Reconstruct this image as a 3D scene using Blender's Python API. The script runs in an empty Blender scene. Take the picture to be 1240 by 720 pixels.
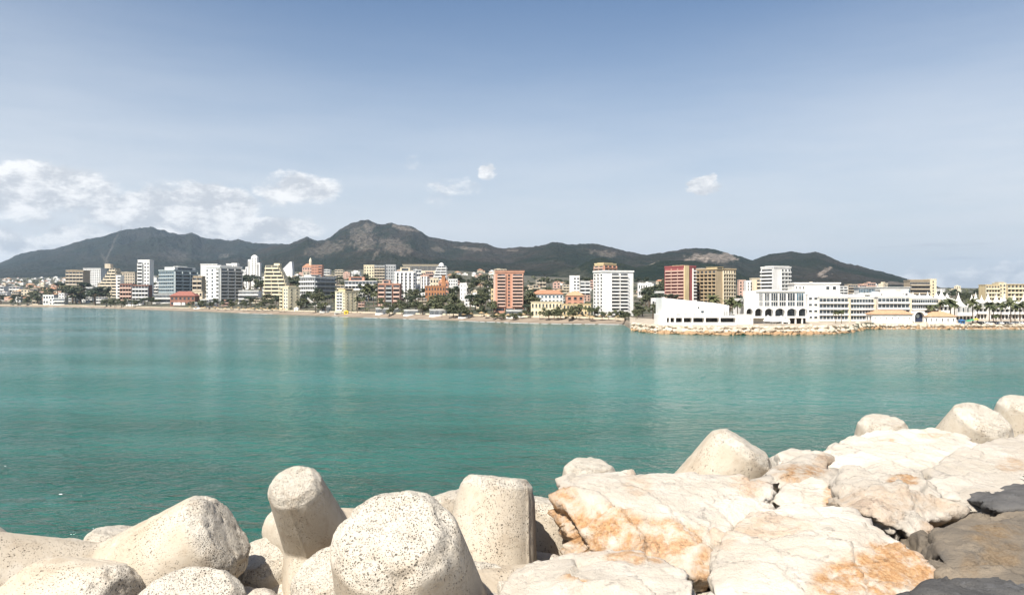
import bpy, bmesh, math, random
from mathutils import Vector, Matrix, noise as mnoise

scene = bpy.context.scene
C = scene.collection
R = math.radians
EYE = 14.0            # eye height above the water
HZ = 362.0            # picture row of the horizon (1240 x 720 picture)

# ------------------------------------------------------------------ camera
cam = bpy.data.cameras.new('camera')
cam.sensor_width = 36.0
cam.lens = 36.0 * 1000.0 / 1240.0
cam.shift_y = 2.0 / 1240.0
cam.clip_start = 0.2
cam.clip_end = 60000.0
cam_o = bpy.data.objects.new('camera', cam)
cam_o.location = (0, 0, EYE)
cam_o.rotation_euler = (R(90), 0, 0)
C.objects.link(cam_o)
scene.camera = cam_o

# ------------------------------------------------------------------ sun and sky
SUN_EL, SUN_AZ = R(52), R(208)           # azimuth clockwise from +Y (the view direction): behind and to the left
sun_dir = Vector((math.sin(SUN_AZ) * math.cos(SUN_EL), math.cos(SUN_AZ) * math.cos(SUN_EL), math.sin(SUN_EL)))
sl = bpy.data.lights.new('sun', 'SUN')
sl.energy = 5.0
sl.angle = R(0.53)
sl.color = (1.0, 0.94, 0.85)
so = bpy.data.objects.new('sun', sl)
so.rotation_euler = (-sun_dir).to_track_quat('-Z', 'Y').to_euler()
C.objects.link(so)

world = bpy.data.worlds.new('World')
scene.world = world
world.use_nodes = True
wt = world.node_tree
wt.nodes.clear()


class NT:
    """small helper for wiring node trees"""
    def __init__(self, tree):
        self.t = tree

    def n(self, typ, **kw):
        nd = self.t.nodes.new(typ)
        for k, v in kw.items():
            setattr(nd, k, v)
        return nd

    def put(self, sock, v):
        if isinstance(v, bpy.types.NodeSocket):
            self.t.links.new(v, sock)
        else:
            if isinstance(v, (tuple, list)) and len(v) == 3 and sock.type == 'RGBA':
                v = (*v, 1)
            sock.default_value = v

    def math(self, op, a, b=None, c=None, clamp=False):
        nd = self.n('ShaderNodeMath', operation=op, use_clamp=clamp)
        self.put(nd.inputs[0], a)
        if b is not None: self.put(nd.inputs[1], b)
        if c is not None: self.put(nd.inputs[2], c)
        return nd.outputs[0]

    def mix(self, f, a, b, mode='MIX'):
        nd = self.n('ShaderNodeMix', data_type='RGBA', blend_type=mode)
        self.put(nd.inputs[0], f); self.put(nd.inputs[6], a); self.put(nd.inputs[7], b)
        return nd.outputs[2]

    def ramp(self, f, lo, hi, a=0.0, b=1.0):
        nd = self.n('ShaderNodeMapRange', interpolation_type='SMOOTHSTEP')
        self.put(nd.inputs[0], f)
        nd.inputs[1].default_value = lo; nd.inputs[2].default_value = hi
        nd.inputs[3].default_value = a; nd.inputs[4].default_value = b
        return nd.outputs[0]

    def noise(self, vec, scale, detail=4.0, rough=0.55, dist=0.0, out=0):
        nd = self.n('ShaderNodeTexNoise')
        if vec is not None: self.put(nd.inputs['Vector'], vec)
        nd.inputs['Scale'].default_value = scale
        nd.inputs['Detail'].default_value = detail
        nd.inputs['Roughness'].default_value = rough
        nd.inputs['Distortion'].default_value = dist
        return nd.outputs[out]

    def voronoi(self, vec, scale, feature='F1', out=0, rand=1.0):
        nd = self.n('ShaderNodeTexVoronoi', feature=feature)
        if vec is not None: self.put(nd.inputs['Vector'], vec)
        nd.inputs['Scale'].default_value = scale
        nd.inputs['Randomness'].default_value = rand
        return nd.outputs[out]

    def mapping(self, vec, loc=(0, 0, 0), rot=(0, 0, 0), sc=(1, 1, 1)):
        nd = self.n('ShaderNodeMapping')
        self.put(nd.inputs[0], vec)
        nd.inputs[1].default_value = loc; nd.inputs[2].default_value = rot; nd.inputs[3].default_value = sc
        return nd.outputs[0]


def build_sky():
    g = NT(wt)
    sky = g.n('ShaderNodeTexSky', sky_type='NISHITA')
    sky.sun_disc = False
    sky.sun_elevation = SUN_EL
    sky.sun_rotation = SUN_AZ
    sky.altitude = 0.0
    sky.air_density = 1.0
    sky.dust_density = 1.2
    sky.ozone_density = 2.0
    geo = g.n('ShaderNodeTexCoord')
    d = geo.outputs['Generated']
    sep = g.n('ShaderNodeSeparateXYZ'); g.put(sep.inputs[0], d)
    x, y, z = sep.outputs
    az = g.math('ARCTAN2', x, y)
    el = g.math('ARCSINE', z)
    comb = g.n('ShaderNodeCombineXYZ')
    g.put(comb.inputs[0], az); g.put(comb.inputs[1], g.math('MULTIPLY', el, 1.9)); comb.inputs[2].default_value = 0.37
    p = comb.outputs[0]
    warp = g.noise(p, 9.0, 3, 0.6)
    wsep = g.n('ShaderNodeSeparateColor'); g.put(wsep.inputs[0], g.noise(p, 11.0, 6, 0.65, out=1))
    azw = g.math('MULTIPLY_ADD', g.math('SUBTRACT', wsep.outputs[0], 0.5), 0.09, az)
    elw = g.math('MULTIPLY_ADD', g.math('SUBTRACT', wsep.outputs[1], 0.5), 0.045, el)
    # cumulus banks: azimuth, elevation, half width, half height, weight (all angles in the sky)
    banks = CLOUDS
    total = None
    for (ca, ce, wa, we, wgt) in banks:
        dx = g.math('DIVIDE', g.math('SUBTRACT', azw, ca), wa)
        dy = g.math('DIVIDE', g.math('SUBTRACT', elw, ce), we)
        r2 = g.math('ADD', g.math('MULTIPLY', dx, dx), g.math('MULTIPLY', dy, dy))
        m = g.math('MULTIPLY', g.ramp(r2, 0.0, 1.3, 1.0, 0.0), wgt * 1.22)
        total = m if total is None else g.math('MAXIMUM', total, m)
    puff = g.noise(p, 22.0, 9, 0.66, 0.15)
    big = g.noise(p, 9.0, 3, 0.5)
    body = g.math('ADD', g.math('MULTIPLY', puff, 0.75), g.math('MULTIPLY', big, 0.25))
    dens = g.math('ADD', total, g.math('MULTIPLY_ADD', body, 2.3, -1.15))
    dens = g.math('MULTIPLY', g.ramp(dens, 0.20, 0.88), g.ramp(total, 0.02, 0.5))
    # light tops, grey undersides: the same noise looked up a little higher in the sky
    comb2 = g.n('ShaderNodeCombineXYZ')
    g.put(comb2.inputs[0], g.math('ADD', az, -0.010)); g.put(comb2.inputs[1], g.math('MULTIPLY', g.math('ADD', el, 0.012), 1.9)); comb2.inputs[2].default_value = 0.37
    lit = g.math('SUBTRACT', puff, g.noise(comb2.outputs[0], 22.0, 9, 0.66, 0.15))
    lit = g.ramp(lit, -0.13, 0.16)
    ccol = g.mix(lit, CLOUD_DARK, CLOUD_LIGHT)
    # thin veil of high cloud, thicker low and to the sides
    veil = g.math('MULTIPLY', g.ramp(g.math('SUBTRACT', el, g.ramp(g.math('ABSOLUTE', az), 0.15, 0.6, 0.0, 0.05)), -0.02, 0.37, 1.0, 0.0), VEIL)
    streak = g.noise(g.mapping(p, sc=(1.0, 3.2, 1)), 3.2, 5, 0.6)
    veil = g.math('MULTIPLY', veil, g.ramp(streak, 0.2, 0.75, 0.78, 1.14), clamp=True)
    # greyish streaky low cloud bands
    st2 = g.noise(g.mapping(p, loc=(3.1, 0.4, 0), sc=(1.0, 6.5, 1)), 7.0, 6, 0.62)
    band = g.math('MULTIPLY', g.ramp(st2, 0.58, 0.75), g.math('MULTIPLY', g.ramp(az, 0.30, 0.5), g.math('MULTIPLY', g.ramp(el, 0.0, 0.03), g.ramp(el, 0.08, 0.14, 1.0, 0.0))))
    col = g.mix(1.0, sky.outputs[0], SKY_TINT, 'MULTIPLY')
    col = g.mix(veil, col, VEIL_COL)
    col = g.mix(g.math('MULTIPLY', band, 0.55), col, BAND_COL)
    col = g.mix(g.math('MULTIPLY', dens, 0.93), col, ccol)
    bg = g.n('ShaderNodeBackground')
    g.put(bg.inputs[0], col)
    bg.inputs[1].default_value = SKY_STRENGTH
    out = g.n('ShaderNodeOutputWorld')
    wt.links.new(bg.outputs[0], out.inputs[0])


def sky_at(px, py):
    a = math.atan2(px - 620, 1000)
    return a, math.atan2(HZ - py, math.hypot(px - 620, 1000))


SKY_STRENGTH = 0.074
SKY_TINT = (0.74, 0.82, 0.90)
VEIL = 0.95
VEIL_COL = (6.7, 6.95, 7.3)
BAND_COL = (4.1, 4.4, 4.9)
CLOUD_LIGHT = (9.2, 9.1, 9.0)
CLOUD_DARK = (5.3, 5.5, 5.85)
CLOUDS = []
for (px, py, hw, hh, w) in (
        (55, 230, 78, 30, 1.0), (5, 236, 60, 26, 0.8), (205, 262, 105, 34, 1.25), (235, 243, 80, 24, 0.9), (160, 275, 60, 26, 0.6), (310, 282, 100, 28, 0.75),
        (365, 226, 60, 24, 0.85), (90, 290, 46, 18, 0.8), (35, 264, 40, 14, 0.45), (5, 304, 70, 26, 0.65), (120, 250, 40, 20, 0.12),
        (548, 226, 36, 18, 0.52), (585, 208, 14, 10, 0.75), (497, 198, 16, 15, 0.35), (851, 223, 15, 12, 0.75), (530, 240, 26, 14, 0.4),
        (1180, 334, 100, 13, 0.95), (1235, 329, 50, 14, 0.85), (1140, 342, 50, 10, 0.5)):
    a, e = sky_at(px, py)
    CLOUDS.append((a, e, hw / 1000.0, hh / 1000.0, w))
build_sky()

scene.view_settings.view_transform = 'Standard'
scene.view_settings.look = 'None'
scene.view_settings.gamma = 1.0
scene.view_settings.use_curve_mapping = False
scene.view_settings.exposure = 0.80
scene.cycles.use_denoising = True
scene.cycles.max_bounces = 6
scene.cycles.volume_bounces = 0
scene.cycles.caustics_reflective = False
scene.cycles.caustics_refractive = False

# ------------------------------------------------------------------ helpers
def lerp_table(tab, x):
    if x <= tab[0][0]: return tab[0][1]
    for (a, b), (c, d) in zip(tab, tab[1:]):
        if x <= c:
            t = (x - a) / (c - a)
            return b + (d - b) * t
    return tab[-1][1]


def smooth(t):
    t = min(1.0, max(0.0, t))
    return t * t * (3 - 2 * t)


def tag(o, label=None, cat=None, group=None, kind=None):
    if label: o['label'] = label
    if cat: o['category'] = cat
    if group: o['group'] = group
    if kind: o['kind'] = kind
    return o


def link(o, parent=None):
    C.objects.link(o)
    if parent is not None: o.parent = parent
    return o


def empty(name, loc=(0, 0, 0), rz=0.0, label=None, cat=None, group=None):
    o = bpy.data.objects.new(name, None)
    o.empty_display_size = 0.5
    o.location = loc
    o.rotation_euler = (0, 0, rz)
    C.objects.link(o)
    return tag(o, label, cat, group)


class MB:
    """collects faces, then links them as ONE mesh object"""
    def __init__(self):
        self.v, self.f, self.m = [], [], []

    def face(self, pts, mi=0):
        i = len(self.v)
        self.v.extend(tuple(p) for p in pts)
        self.f.append(tuple(range(i, i + len(pts))))
        self.m.append(mi)

    def box(self, x0, x1, y0, y1, z0, z1, mi=0):
        i = len(self.v)
        self.v += [(x0, y0, z0), (x1, y0, z0), (x1, y1, z0), (x0, y1, z0), (x0, y0, z1), (x1, y0, z1), (x1, y1, z1), (x0, y1, z1)]
        for q in ((3, 2, 1, 0), (4, 5, 6, 7), (0, 1, 5, 4), (1, 2, 6, 5), (2, 3, 7, 6), (3, 0, 4, 7)):
            self.f.append(tuple(i + k for k in q)); self.m.append(mi)

    def prism(self, poly, z0, z1, mi=0, top=None):
        """upright prism over an anticlockwise polygon"""
        n = len(poly); i = len(self.v)
        self.v += [(x, y, z0) for x, y in poly] + [(x, y, z1) for x, y in (top or poly)]
        for k in range(n):
            j = (k + 1) % n
            self.f.append((i + k, i + j, i + n + j, i + n + k)); self.m.append(mi)
        self.f.append(tuple(i + n + k for k in range(n))); self.m.append(mi)
        self.f.append(tuple(i + n - 1 - k for k in range(n))); self.m.append(mi)

    def slabxz(self, poly, y0, y1, mi=0):
        """outline in the x-z plane with thickness along y"""
        n = len(poly); i = len(self.v)
        self.v += [(x, y0, z) for x, z in poly] + [(x, y1, z) for x, z in poly]
        for k in range(n):
            j = (k + 1) % n
            self.f.append((i + k, i + n + k, i + n + j, i + j)); self.m.append(mi)
        self.f.append(tuple(i + k for k in range(n))); self.m.append(mi)
        self.f.append(tuple(i + n + n - 1 - k for k in range(n))); self.m.append(mi)

    def tube(self, pts, radii, n=8, mi=0, caps=True):
        rings = []
        for k, p in enumerate(pts):
            p = Vector(p)
            a = Vector(pts[max(0, k - 1)]); b = Vector(pts[min(len(pts) - 1, k + 1)])
            t = (b - a).normalized()
            ref = Vector((0, 0, 1)) if abs(t.z) < 0.9 else Vector((1, 0, 0))
            u = t.cross(ref).normalized(); w = u.cross(t)
            i = len(self.v)
            for q in range(n):
                an = 2 * math.pi * q / n
                self.v.append(tuple(p + (u * math.cos(an) + w * math.sin(an)) * radii[k]))
            rings.append(i)
        for a, b in zip(rings, rings[1:]):
            for q in range(n):
                r = (q + 1) % n
                self.f.append((a + q, b + q, b + r, a + r)); self.m.append(mi)
        if caps:
            self.f.append(tuple(rings[0] + q for q in range(n))); self.m.append(mi)
            self.f.append(tuple(rings[-1] + n - 1 - q for q in range(n))); self.m.append(mi)

    def hip(self, x0, x1, y0, y1, z0, h, over=0.4, mi=0):
        x0 -= over; x1 += over; y0 -= over; y1 += over
        w, d = x1 - x0, y1 - y0
        if w >= d:
            a, b = (x0 + d / 2, (y0 + y1) / 2), (x1 - d / 2, (y0 + y1) / 2)
        else:
            a, b = ((x0 + x1) / 2, y0 + w / 2), ((x0 + x1) / 2, y1 - w / 2)
        i = len(self.v)
        e = 0.25
        self.v += [(x0, y0, z0), (x1, y0, z0), (x1, y1, z0), (x0, y1, z0), (x0, y0, z0 + e), (x1, y0, z0 + e), (x1, y1, z0 + e), (x0, y1, z0 + e),
                   (a[0], a[1], z0 + e + h), (b[0], b[1], z0 + e + h)]
        fs = [(3, 2, 1, 0), (0, 1, 5, 4), (1, 2, 6, 5), (2, 3, 7, 6), (3, 0, 4, 7)]
        if w >= d: fs += [(4, 5, 9, 8), (5, 6, 9), (6, 7, 8, 9), (7, 4, 8)]
        else: fs += [(4, 5, 8), (5, 6, 9, 8), (6, 7, 9), (7, 4, 8, 9)]
        for q in fs:
            self.f.append(tuple(i + k for k in q)); self.m.append(mi)

    def mesh(self, name, mats, smooth_=False):
        me = bpy.data.meshes.new(name)
        me.from_pydata(self.v, [], self.f)
        for m in (mats if isinstance(mats, (list, tuple)) else [mats]): me.materials.append(m)
        me.polygons.foreach_set('material_index', self.m)
        if smooth_: me.polygons.foreach_set('use_smooth', [True] * len(self.f))
        me.update()
        return me

    def build(self, name, mats, parent=None, loc=None, smooth_=False):
        o = bpy.data.objects.new(name, self.mesh(name, mats, smooth_))
        if loc is not None: o.location = loc
        return link(o, parent)


def grid_obj(name, nu, nv, fn, mats, smooth_=True, attrs=None, matfn=None):
    """nu x nv vertex sheet; fn(i, j) -> (x, y, z) or (x, y, z, attr)"""
    vs, at = [], []
    for j in range(nv):
        for i in range(nu):
            p = fn(i, j)
            vs.append(p[:3]); at.append(p[3] if len(p) > 3 else 0.0)
    fs = [(j * nu + i, j * nu + i + 1, (j + 1) * nu + i + 1, (j + 1) * nu + i) for j in range(nv - 1) for i in range(nu - 1)]
    me = bpy.data.meshes.new(name)
    me.from_pydata(vs, [], fs)
    for m in (mats if isinstance(mats, (list, tuple)) else [mats]): me.materials.append(m)
    if smooth_: me.polygons.foreach_set('use_smooth', [True] * len(fs))
    if attrs:
        a = me.attributes.new(attrs, 'FLOAT', 'POINT')
        a.data.foreach_set('value', at)
    me.update()
    return link(bpy.data.objects.new(name, me))


def copy_tree(o, parent=None):
    c = o.copy(); C.objects.link(c)
    if parent is not None: c.parent = parent
    for ch in o.children: copy_tree(ch, c)
    return c


# ------------------------------------------------------------------ materials
def new_mat(name):
    m = bpy.data.materials.new(name)
    m.use_nodes = True
    nt = m.node_tree
    nt.nodes.clear()
    g = NT(nt)
    b = g.n('ShaderNodeBsdfPrincipled')
    o = g.n('ShaderNodeOutputMaterial')
    nt.links.new(b.outputs[0], o.inputs[0])
    g.b = b
    g.obj = g.n('ShaderNodeTexCoord').outputs['Object']
    geo = g.n('ShaderNodeNewGeometry')
    g.pos = geo.outputs['Position']; g.nor = geo.outputs['Normal']
    return m, g


def bump(g, h, strength, dist, prev=None):
    nd = g.n('ShaderNodeBump')
    nd.inputs['Strength'].default_value = strength
    nd.inputs['Distance'].default_value = dist
    g.put(nd.inputs['Height'], h)
    if prev is not None: g.put(nd.inputs['Normal'], prev)
    return nd.outputs[0]


def paint(name, col, rough=0.75, var=0.16, scale=0.35):
    """wall paint or render with weathering streaks"""
    m, g = new_mat(name)
    n1 = g.noise(g.mapping(g.pos, sc=(1, 1, 0.35)), scale, 5, 0.6)
    n2 = g.noise(g.pos, scale * 7, 3, 0.6)
    f = g.math('ADD', g.math('MULTIPLY', n1, 0.7), g.math('MULTIPLY', n2, 0.3))
    dark = tuple(c * (1 - var) * k for c, k in zip(col, (1.0, 0.97, 0.92)))
    lite = tuple(min(0.9, c * (1 + var * 0.5)) for c in col)
    g.put(g.b.inputs['Base Color'], g.mix(g.ramp(f, 0.3, 0.68), dark, lite))
    g.b.inputs['Roughness'].default_value = rough
    return m


def glass_mat(name, col, rough=0.12):
    m, g = new_mat(name)
    n1 = g.noise(g.pos, 0.45, 2, 0.5)
    g.put(g.b.inputs['Base Color'], g.mix(g.ramp(n1, 0.35, 0.65), tuple(c * 0.5 for c in col), tuple(c * 1.5 for c in col)))
    g.b.inputs['Roughness'].default_value = rough
    return m


M = {}
M['white'] = paint('white_render', (0.80, 0.79, 0.76), 0.75, 0.14)
M['white2'] = paint('soft_white_render', (0.68, 0.68, 0.66))
M['cream'] = paint('cream_render', (0.66, 0.58, 0.44))
M['beige'] = paint('beige_render', (0.52, 0.45, 0.35))
M['tan'] = paint('tan_render', (0.42, 0.34, 0.24))
M['ochre'] = paint('ochre_render', (0.45, 0.355, 0.23))
M['yellow'] = paint('yellow_render', (0.66, 0.53, 0.31))
M['paleyellow'] = paint('pale_yellow_render', (0.72, 0.64, 0.46))
M['salmon'] = paint('salmon_render', (0.52, 0.275, 0.19))
M['salmon2'] = paint('pale_salmon_render', (0.60, 0.41, 0.33))
M['orange'] = paint('orange_render', (0.40, 0.185, 0.085))
M['red'] = paint('crimson_render', (0.30, 0.085, 0.085))
M['brick'] = paint('brick_red_render', (0.28, 0.135, 0.095))
M['grey'] = paint('grey_render', (0.40, 0.41, 0.41))
M['bluegrey'] = paint('blue_grey_cladding', (0.40, 0.45, 0.46))
M['darkgrey'] = paint('dark_grey_cladding', (0.13, 0.14, 0.15))
M['tile'] = paint('clay_roof_tiles', (0.38, 0.19, 0.11), 0.8, 0.25, 1.2)
M['tile2'] = paint('tan_roof_tiles', (0.48, 0.29, 0.17), 0.8, 0.25, 1.2)
M['redtile'] = paint('red_roof_tiles', (0.27, 0.10, 0.075), 0.8, 0.25, 1.2)
M['roofgrey'] = paint('flat_roof_felt', (0.36, 0.34, 0.32))
M['concrete'] = paint('pale_concrete', (0.45, 0.43, 0.39))
M['glass'] = glass_mat('window_glass', (0.045, 0.055, 0.065))
M['blueglass'] = glass_mat('blue_window_glass', (0.07, 0.11, 0.14))
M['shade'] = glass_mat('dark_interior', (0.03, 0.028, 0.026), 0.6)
M['metal'] = paint('grey_metal', (0.35, 0.36, 0.37), 0.4)
M['blue'] = paint('blue_paint', (0.05, 0.16, 0.36), 0.5)
M['green'] = paint('green_paint', (0.06, 0.30, 0.16), 0.5)
M['brightyellow'] = paint('bright_yellow_paint', (0.75, 0.52, 0.05), 0.5)
M['rubber'] = paint('black_rubber', (0.02, 0.02, 0.02), 0.8)
M['navy'] = paint('navy_paint', (0.025, 0.035, 0.07), 0.4)


def leaf_mat(name, a, b):
    m, g = new_mat(name)
    n1 = g.noise(g.pos, 0.55, 3, 0.6)
    oi = g.n('ShaderNodeObjectInfo')
    f = g.math('ADD', g.ramp(n1, 0.3, 0.7), g.math('MULTIPLY_ADD', oi.outputs['Random'], 0.7, -0.35), clamp=True)
    g.put(g.b.inputs['Base Color'], g.mix(f, a, b))
    g.b.inputs['Roughness'].default_value = 0.7
    return m


M['leaf'] = leaf_mat('broad_leaves', (0.034, 0.044, 0.018), (0.105, 0.110, 0.050))
M['pine'] = leaf_mat('pine_needles', (0.018, 0.030, 0.016), (0.045, 0.060, 0.028))
M['palm'] = leaf_mat('palm_fronds', (0.045, 0.060, 0.022), (0.11, 0.115, 0.045))
M['bark'] = paint('bark', (0.14, 0.10, 0.07), 0.9, 0.3, 3.0)

# ------------------------------------------------------------------ land: shoreline and ground height
WATERLINE = [(-400, 370), (0, 371), (100, 372.3), (180, 375), (250, 377.3), (300, 379.4), (380, 382.3), (430, 384), (500, 386.5), (560, 388.6),
             (640, 391.3), (700, 392.3), (755, 392.8), (760, 396), (766, 400), (780, 402.5), (800, 404), (860, 405.5), (950, 405.5), (1000, 404.8), (1030, 403),
             (1040, 400), (1050, 398.8), (1100, 398.6), (1240, 398.6), (1700, 398.6)]
Y_BACK = [(-400, 5600), (0, 5000), (300, 4000), (500, 3100), (800, 2600), (1240, 2400), (1700, 2400)]
ROW_BACK = [(-400, 337), (0, 337), (100, 335), (300, 331), (450, 326), (560, 328), (640, 334), (760, 339), (900, 345), (1000, 347), (1240, 350), (1700, 350)]


def shore(px):
    return EYE * 1000.0 / (lerp_table(WATERLINE, px) - HZ)


def ground(px, Y):
    """height of the land at picture column px and distance Y"""
    ys = shore(px); yb = lerp_table(Y_BACK, px)
    d = Y - ys
    zb = EYE + (HZ - lerp_table(ROW_BACK, px)) / 1000.0 * yb
    quay = smooth((px - 700) / 90.0)
    t = max(0.0, d - 150 * quay) / (yb - ys - 150 * quay)
    wq = smooth((px - 757) / 10.0)
    front = (2.1 * smooth(d / 22.0) + 0.9 * smooth((d - 23) / 5.0)) * (1 - wq) + 3.0 * smooth(d / 12.0) * wq
    if d < 0: front = d * 0.12
    return front + (zb - 3.0) * (0.75 * t + 0.25 * smooth(t))


def on_ground(px, row):
    """the point of the land seen at that picture column and row"""
    lo, hi = shore(px) + 2, lerp_table(Y_BACK, px)
    for _ in range(40):
        mid = (lo + hi) / 2
        r = HZ - (ground(px, mid) - EYE) / mid * 1000.0
        if r > row: lo = mid
        else: hi = mid
    Y = (lo + hi) / 2
    return Vector(((px - 620) / 1000.0 * Y, Y, ground(px, Y)))


# ------------------------------------------------------------------ setting materials
def make_water():
    m, g = new_mat('sea_water')
    p = g.pos
    broad = g.noise(g.mapping(p, sc=(0.35, 1.0, 1)), 0.012, 4, 0.6)
    mid = g.noise(g.mapping(p, sc=(0.4, 1.0, 1)), 0.05, 4, 0.6)
    f = g.math('ADD', g.math('MULTIPLY', broad, 0.65), g.math('MULTIPLY', mid, 0.35))
    col = g.mix(g.ramp(f, 0.36, 0.64), (0.013, 0.124, 0.100), (0.026, 0.176, 0.148))
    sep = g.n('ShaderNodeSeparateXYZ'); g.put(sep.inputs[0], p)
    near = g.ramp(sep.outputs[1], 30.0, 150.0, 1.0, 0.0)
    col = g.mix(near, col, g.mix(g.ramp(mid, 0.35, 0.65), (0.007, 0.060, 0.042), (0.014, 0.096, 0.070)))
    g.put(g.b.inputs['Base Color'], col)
    w0 = g.noise(g.mapping(p, rot=(0, 0, 0.5), sc=(0.7, 1.0, 1)), 0.10, 3, 0.55, 0.4)
    w1 = g.noise(g.mapping(p, rot=(0, 0, 0.35), sc=(0.7, 1.0, 1)), 0.36, 3, 0.6, 0.6)
    w2 = g.noise(g.mapping(p, rot=(0, 0, -0.25), sc=(0.75, 1.0, 1)), 1.1, 4, 0.62, 0.8)
    w3 = g.noise(g.mapping(p, sc=(0.8, 1.0, 1)), 3.4, 3, 0.6, 0.5)
    calm = g.ramp(g.noise(g.mapping(p, sc=(0.3, 1.0, 1)), 0.02, 4, 0.6), 0.35, 0.6, 0.55, 1.0)
    far = g.ramp(sep.outputs[1], 60.0, 260.0, 1.0, 0.5)      # steadier water towards the sheltered beach
    calm = g.math('MULTIPLY', calm, far)
    n = bump(g, g.math('MULTIPLY', w0, far), 0.45, 2.2)
    n = bump(g, g.math('MULTIPLY', w1, far), 0.65, 1.4, n)
    n = bump(g, g.math('MULTIPLY', w2, calm), 0.8, 0.50, n)
    n = bump(g, g.math('MULTIPLY', w3, calm), 0.8, 0.12, n)
    g.b.inputs['Roughness'].default_value = 0.9
    g.b.inputs['Specular IOR Level'].default_value = 0.0
    g.put(g.b.inputs['Normal'], n)
    gl = g.n('ShaderNodeBsdfGlossy')
    g.put(gl.inputs['Roughness'], g.ramp(broad, 0.35, 0.65, 0.08, 0.15))
    g.put(gl.inputs['Normal'], n)
    fr = g.n('ShaderNodeFresnel'); fr.inputs[0].default_value = 1.33; g.put(fr.inputs[1], n)
    mx = g.n('ShaderNodeMixShader')
    g.put(mx.inputs[0], g.math('MULTIPLY_ADD', fr.outputs[0], 1.15, 0.0, clamp=True))
    m.node_tree.links.new(g.b.outputs[0], mx.inputs[1]); m.node_tree.links.new(gl.outputs[0], mx.inputs[2])
    out = next(q for q in m.node_tree.nodes if q.type == 'OUTPUT_MATERIAL')
    m.node_tree.links.new(mx.outputs[0], out.inputs[0])
    return m


def make_hill(name, scrub, brown, rock, bare, far=1.0):
    m, g = new_mat(name)
    p = g.pos
    n1 = g.noise(p, 0.0022, 7, 0.62)
    n2 = g.noise(p, 0.009, 6, 0.65)
    n3 = g.noise(g.mapping(p, loc=(900, 0, 0), sc=(1, 1, 1.6)), 0.0035, 7, 0.68)
    n4 = g.noise(p, 0.045, 3, 0.6)
    col = g.mix(g.ramp(n1, 0.38, 0.66), scrub, brown)
    col = g.mix(g.math('MULTIPLY', g.ramp(n2, 0.5, 0.72), 0.7), col, tuple(c * 0.55 for c in scrub))
    sn = g.n('ShaderNodeSeparateXYZ'); g.put(sn.inputs[0], g.nor)
    steep = g.ramp(sn.outputs[2], 0.62, 0.88, 1.0, 0.0)
    rk = g.math('MULTIPLY', g.ramp(n3, 0.53, 0.66), g.math('MULTIPLY_ADD', steep, 0.7, 0.3))
    at = g.n('ShaderNodeAttribute', attribute_name='bare')
    rk2 = g.math('MULTIPLY', at.outputs['Fac'], g.ramp(n4, 0.30, 0.62, 0.25, 1.15), clamp=True)
    col = g.mix(g.math('MULTIPLY', rk, 0.75), col, rock)
    col = g.mix(rk2, col, bare)
    tex = g.mix(g.ramp(n4, 0.35, 0.7), (0.75, 0.75, 0.75), (1.2, 1.2, 1.2))
    col = g.mix(1.0, col, tex, 'MULTIPLY')
    g.put(g.b.inputs['Base Color'], col)
    g.b.inputs['Roughness'].default_value = 1.0
    g.b.inputs['Specular IOR Level'].default_value = 0.0
    g.put(g.b.inputs['Normal'], bump(g, g.math('ADD', n2, g.math('MULTIPLY', n4, 0.35)), 1.0, 60.0))
    return m


def make_ground():
    m, g = new_mat('town_ground')
    n1 = g.noise(g.pos, 0.03, 6, 0.65); n2 = g.noise(g.pos, 0.25, 4, 0.6)
    col = g.mix(g.ramp(n1, 0.42, 0.6), (0.035, 0.042, 0.022), (0.14, 0.115, 0.085))
    col = g.mix(g.math('MULTIPLY', g.ramp(n2, 0.45, 0.7), 0.6), col, (0.035, 0.045, 0.022))
    g.put(g.b.inputs['Base Color'], col)
    g.b.inputs['Roughness'].default_value = 1.0
    return m


def make_sand():
    m, g = new_mat('beach_sand')
    n1 = g.noise(g.mapping(g.pos, sc=(0.3, 1, 1)), 0.16, 5, 0.65)
    at = g.n('ShaderNodeAttribute', attribute_name='wet')
    col = g.mix(g.ramp(n1, 0.35, 0.65), (0.19, 0.15, 0.11), (0.27, 0.215, 0.16))
    col = g.mix(g.math('MULTIPLY', at.outputs['Fac'], 0.75), col, (0.15, 0.115, 0.08))
    g.put(g.b.inputs['Base Color'], col)
    g.b.inputs['Roughness'].default_value = 0.95
    return m


M['water'] = make_water()
M['hill_far'] = make_hill('far_scrub_slope', (0.020, 0.028, 0.022), (0.038, 0.038, 0.030), (0.065, 0.062, 0.060), (0.20, 0.18, 0.16))
M['hill'] = make_hill('scrub_slope', (0.018, 0.025, 0.016), (0.044, 0.038, 0.030), (0.095, 0.082, 0.074), (0.24, 0.20, 0.165))
M['hill_green'] = make_hill('pine_slope', (0.012, 0.021, 0.012), (0.026, 0.032, 0.018), (0.05, 0.045, 0.032), (0.36, 0.31, 0.25))
M['ground'] = make_ground()
M['sand'] = make_sand()
M['foam'] = paint('sea_foam', (0.82, 0.84, 0.84), 0.6)

# ------------------------------------------------------------------ sea
def sea():
    us = [-1500 + i * 40 for i in range(106)]
    ys = [-60, -20, 5, 14, 20, 28, 38, 50, 66, 86, 110, 140, 180, 230, 290, 360, 450, 560, 720, 920, 1200, 1600, 2400, 4000, 8000, 20000]
    def fn(i, j):
        Y = ys[j]
        return ((us[i] - 620) / 1000.0 * max(Y, 60) * 1.6, Y, 0.0)
    o = grid_obj('sea', len(us), len(ys), fn, M['water'])
    tag(o, kind='structure')


sea()


# ------------------------------------------------------------------ hills
def fbm(x, y, z=0.0, oct_=5, gain=0.5):
    s, a, f = 0.0, 1.0, 1.0
    for _ in range(oct_):
        s += a * mnoise.noise((x * f, y * f, z + f * 3.1)); a *= gain; f *= 2.07
    return s


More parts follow.
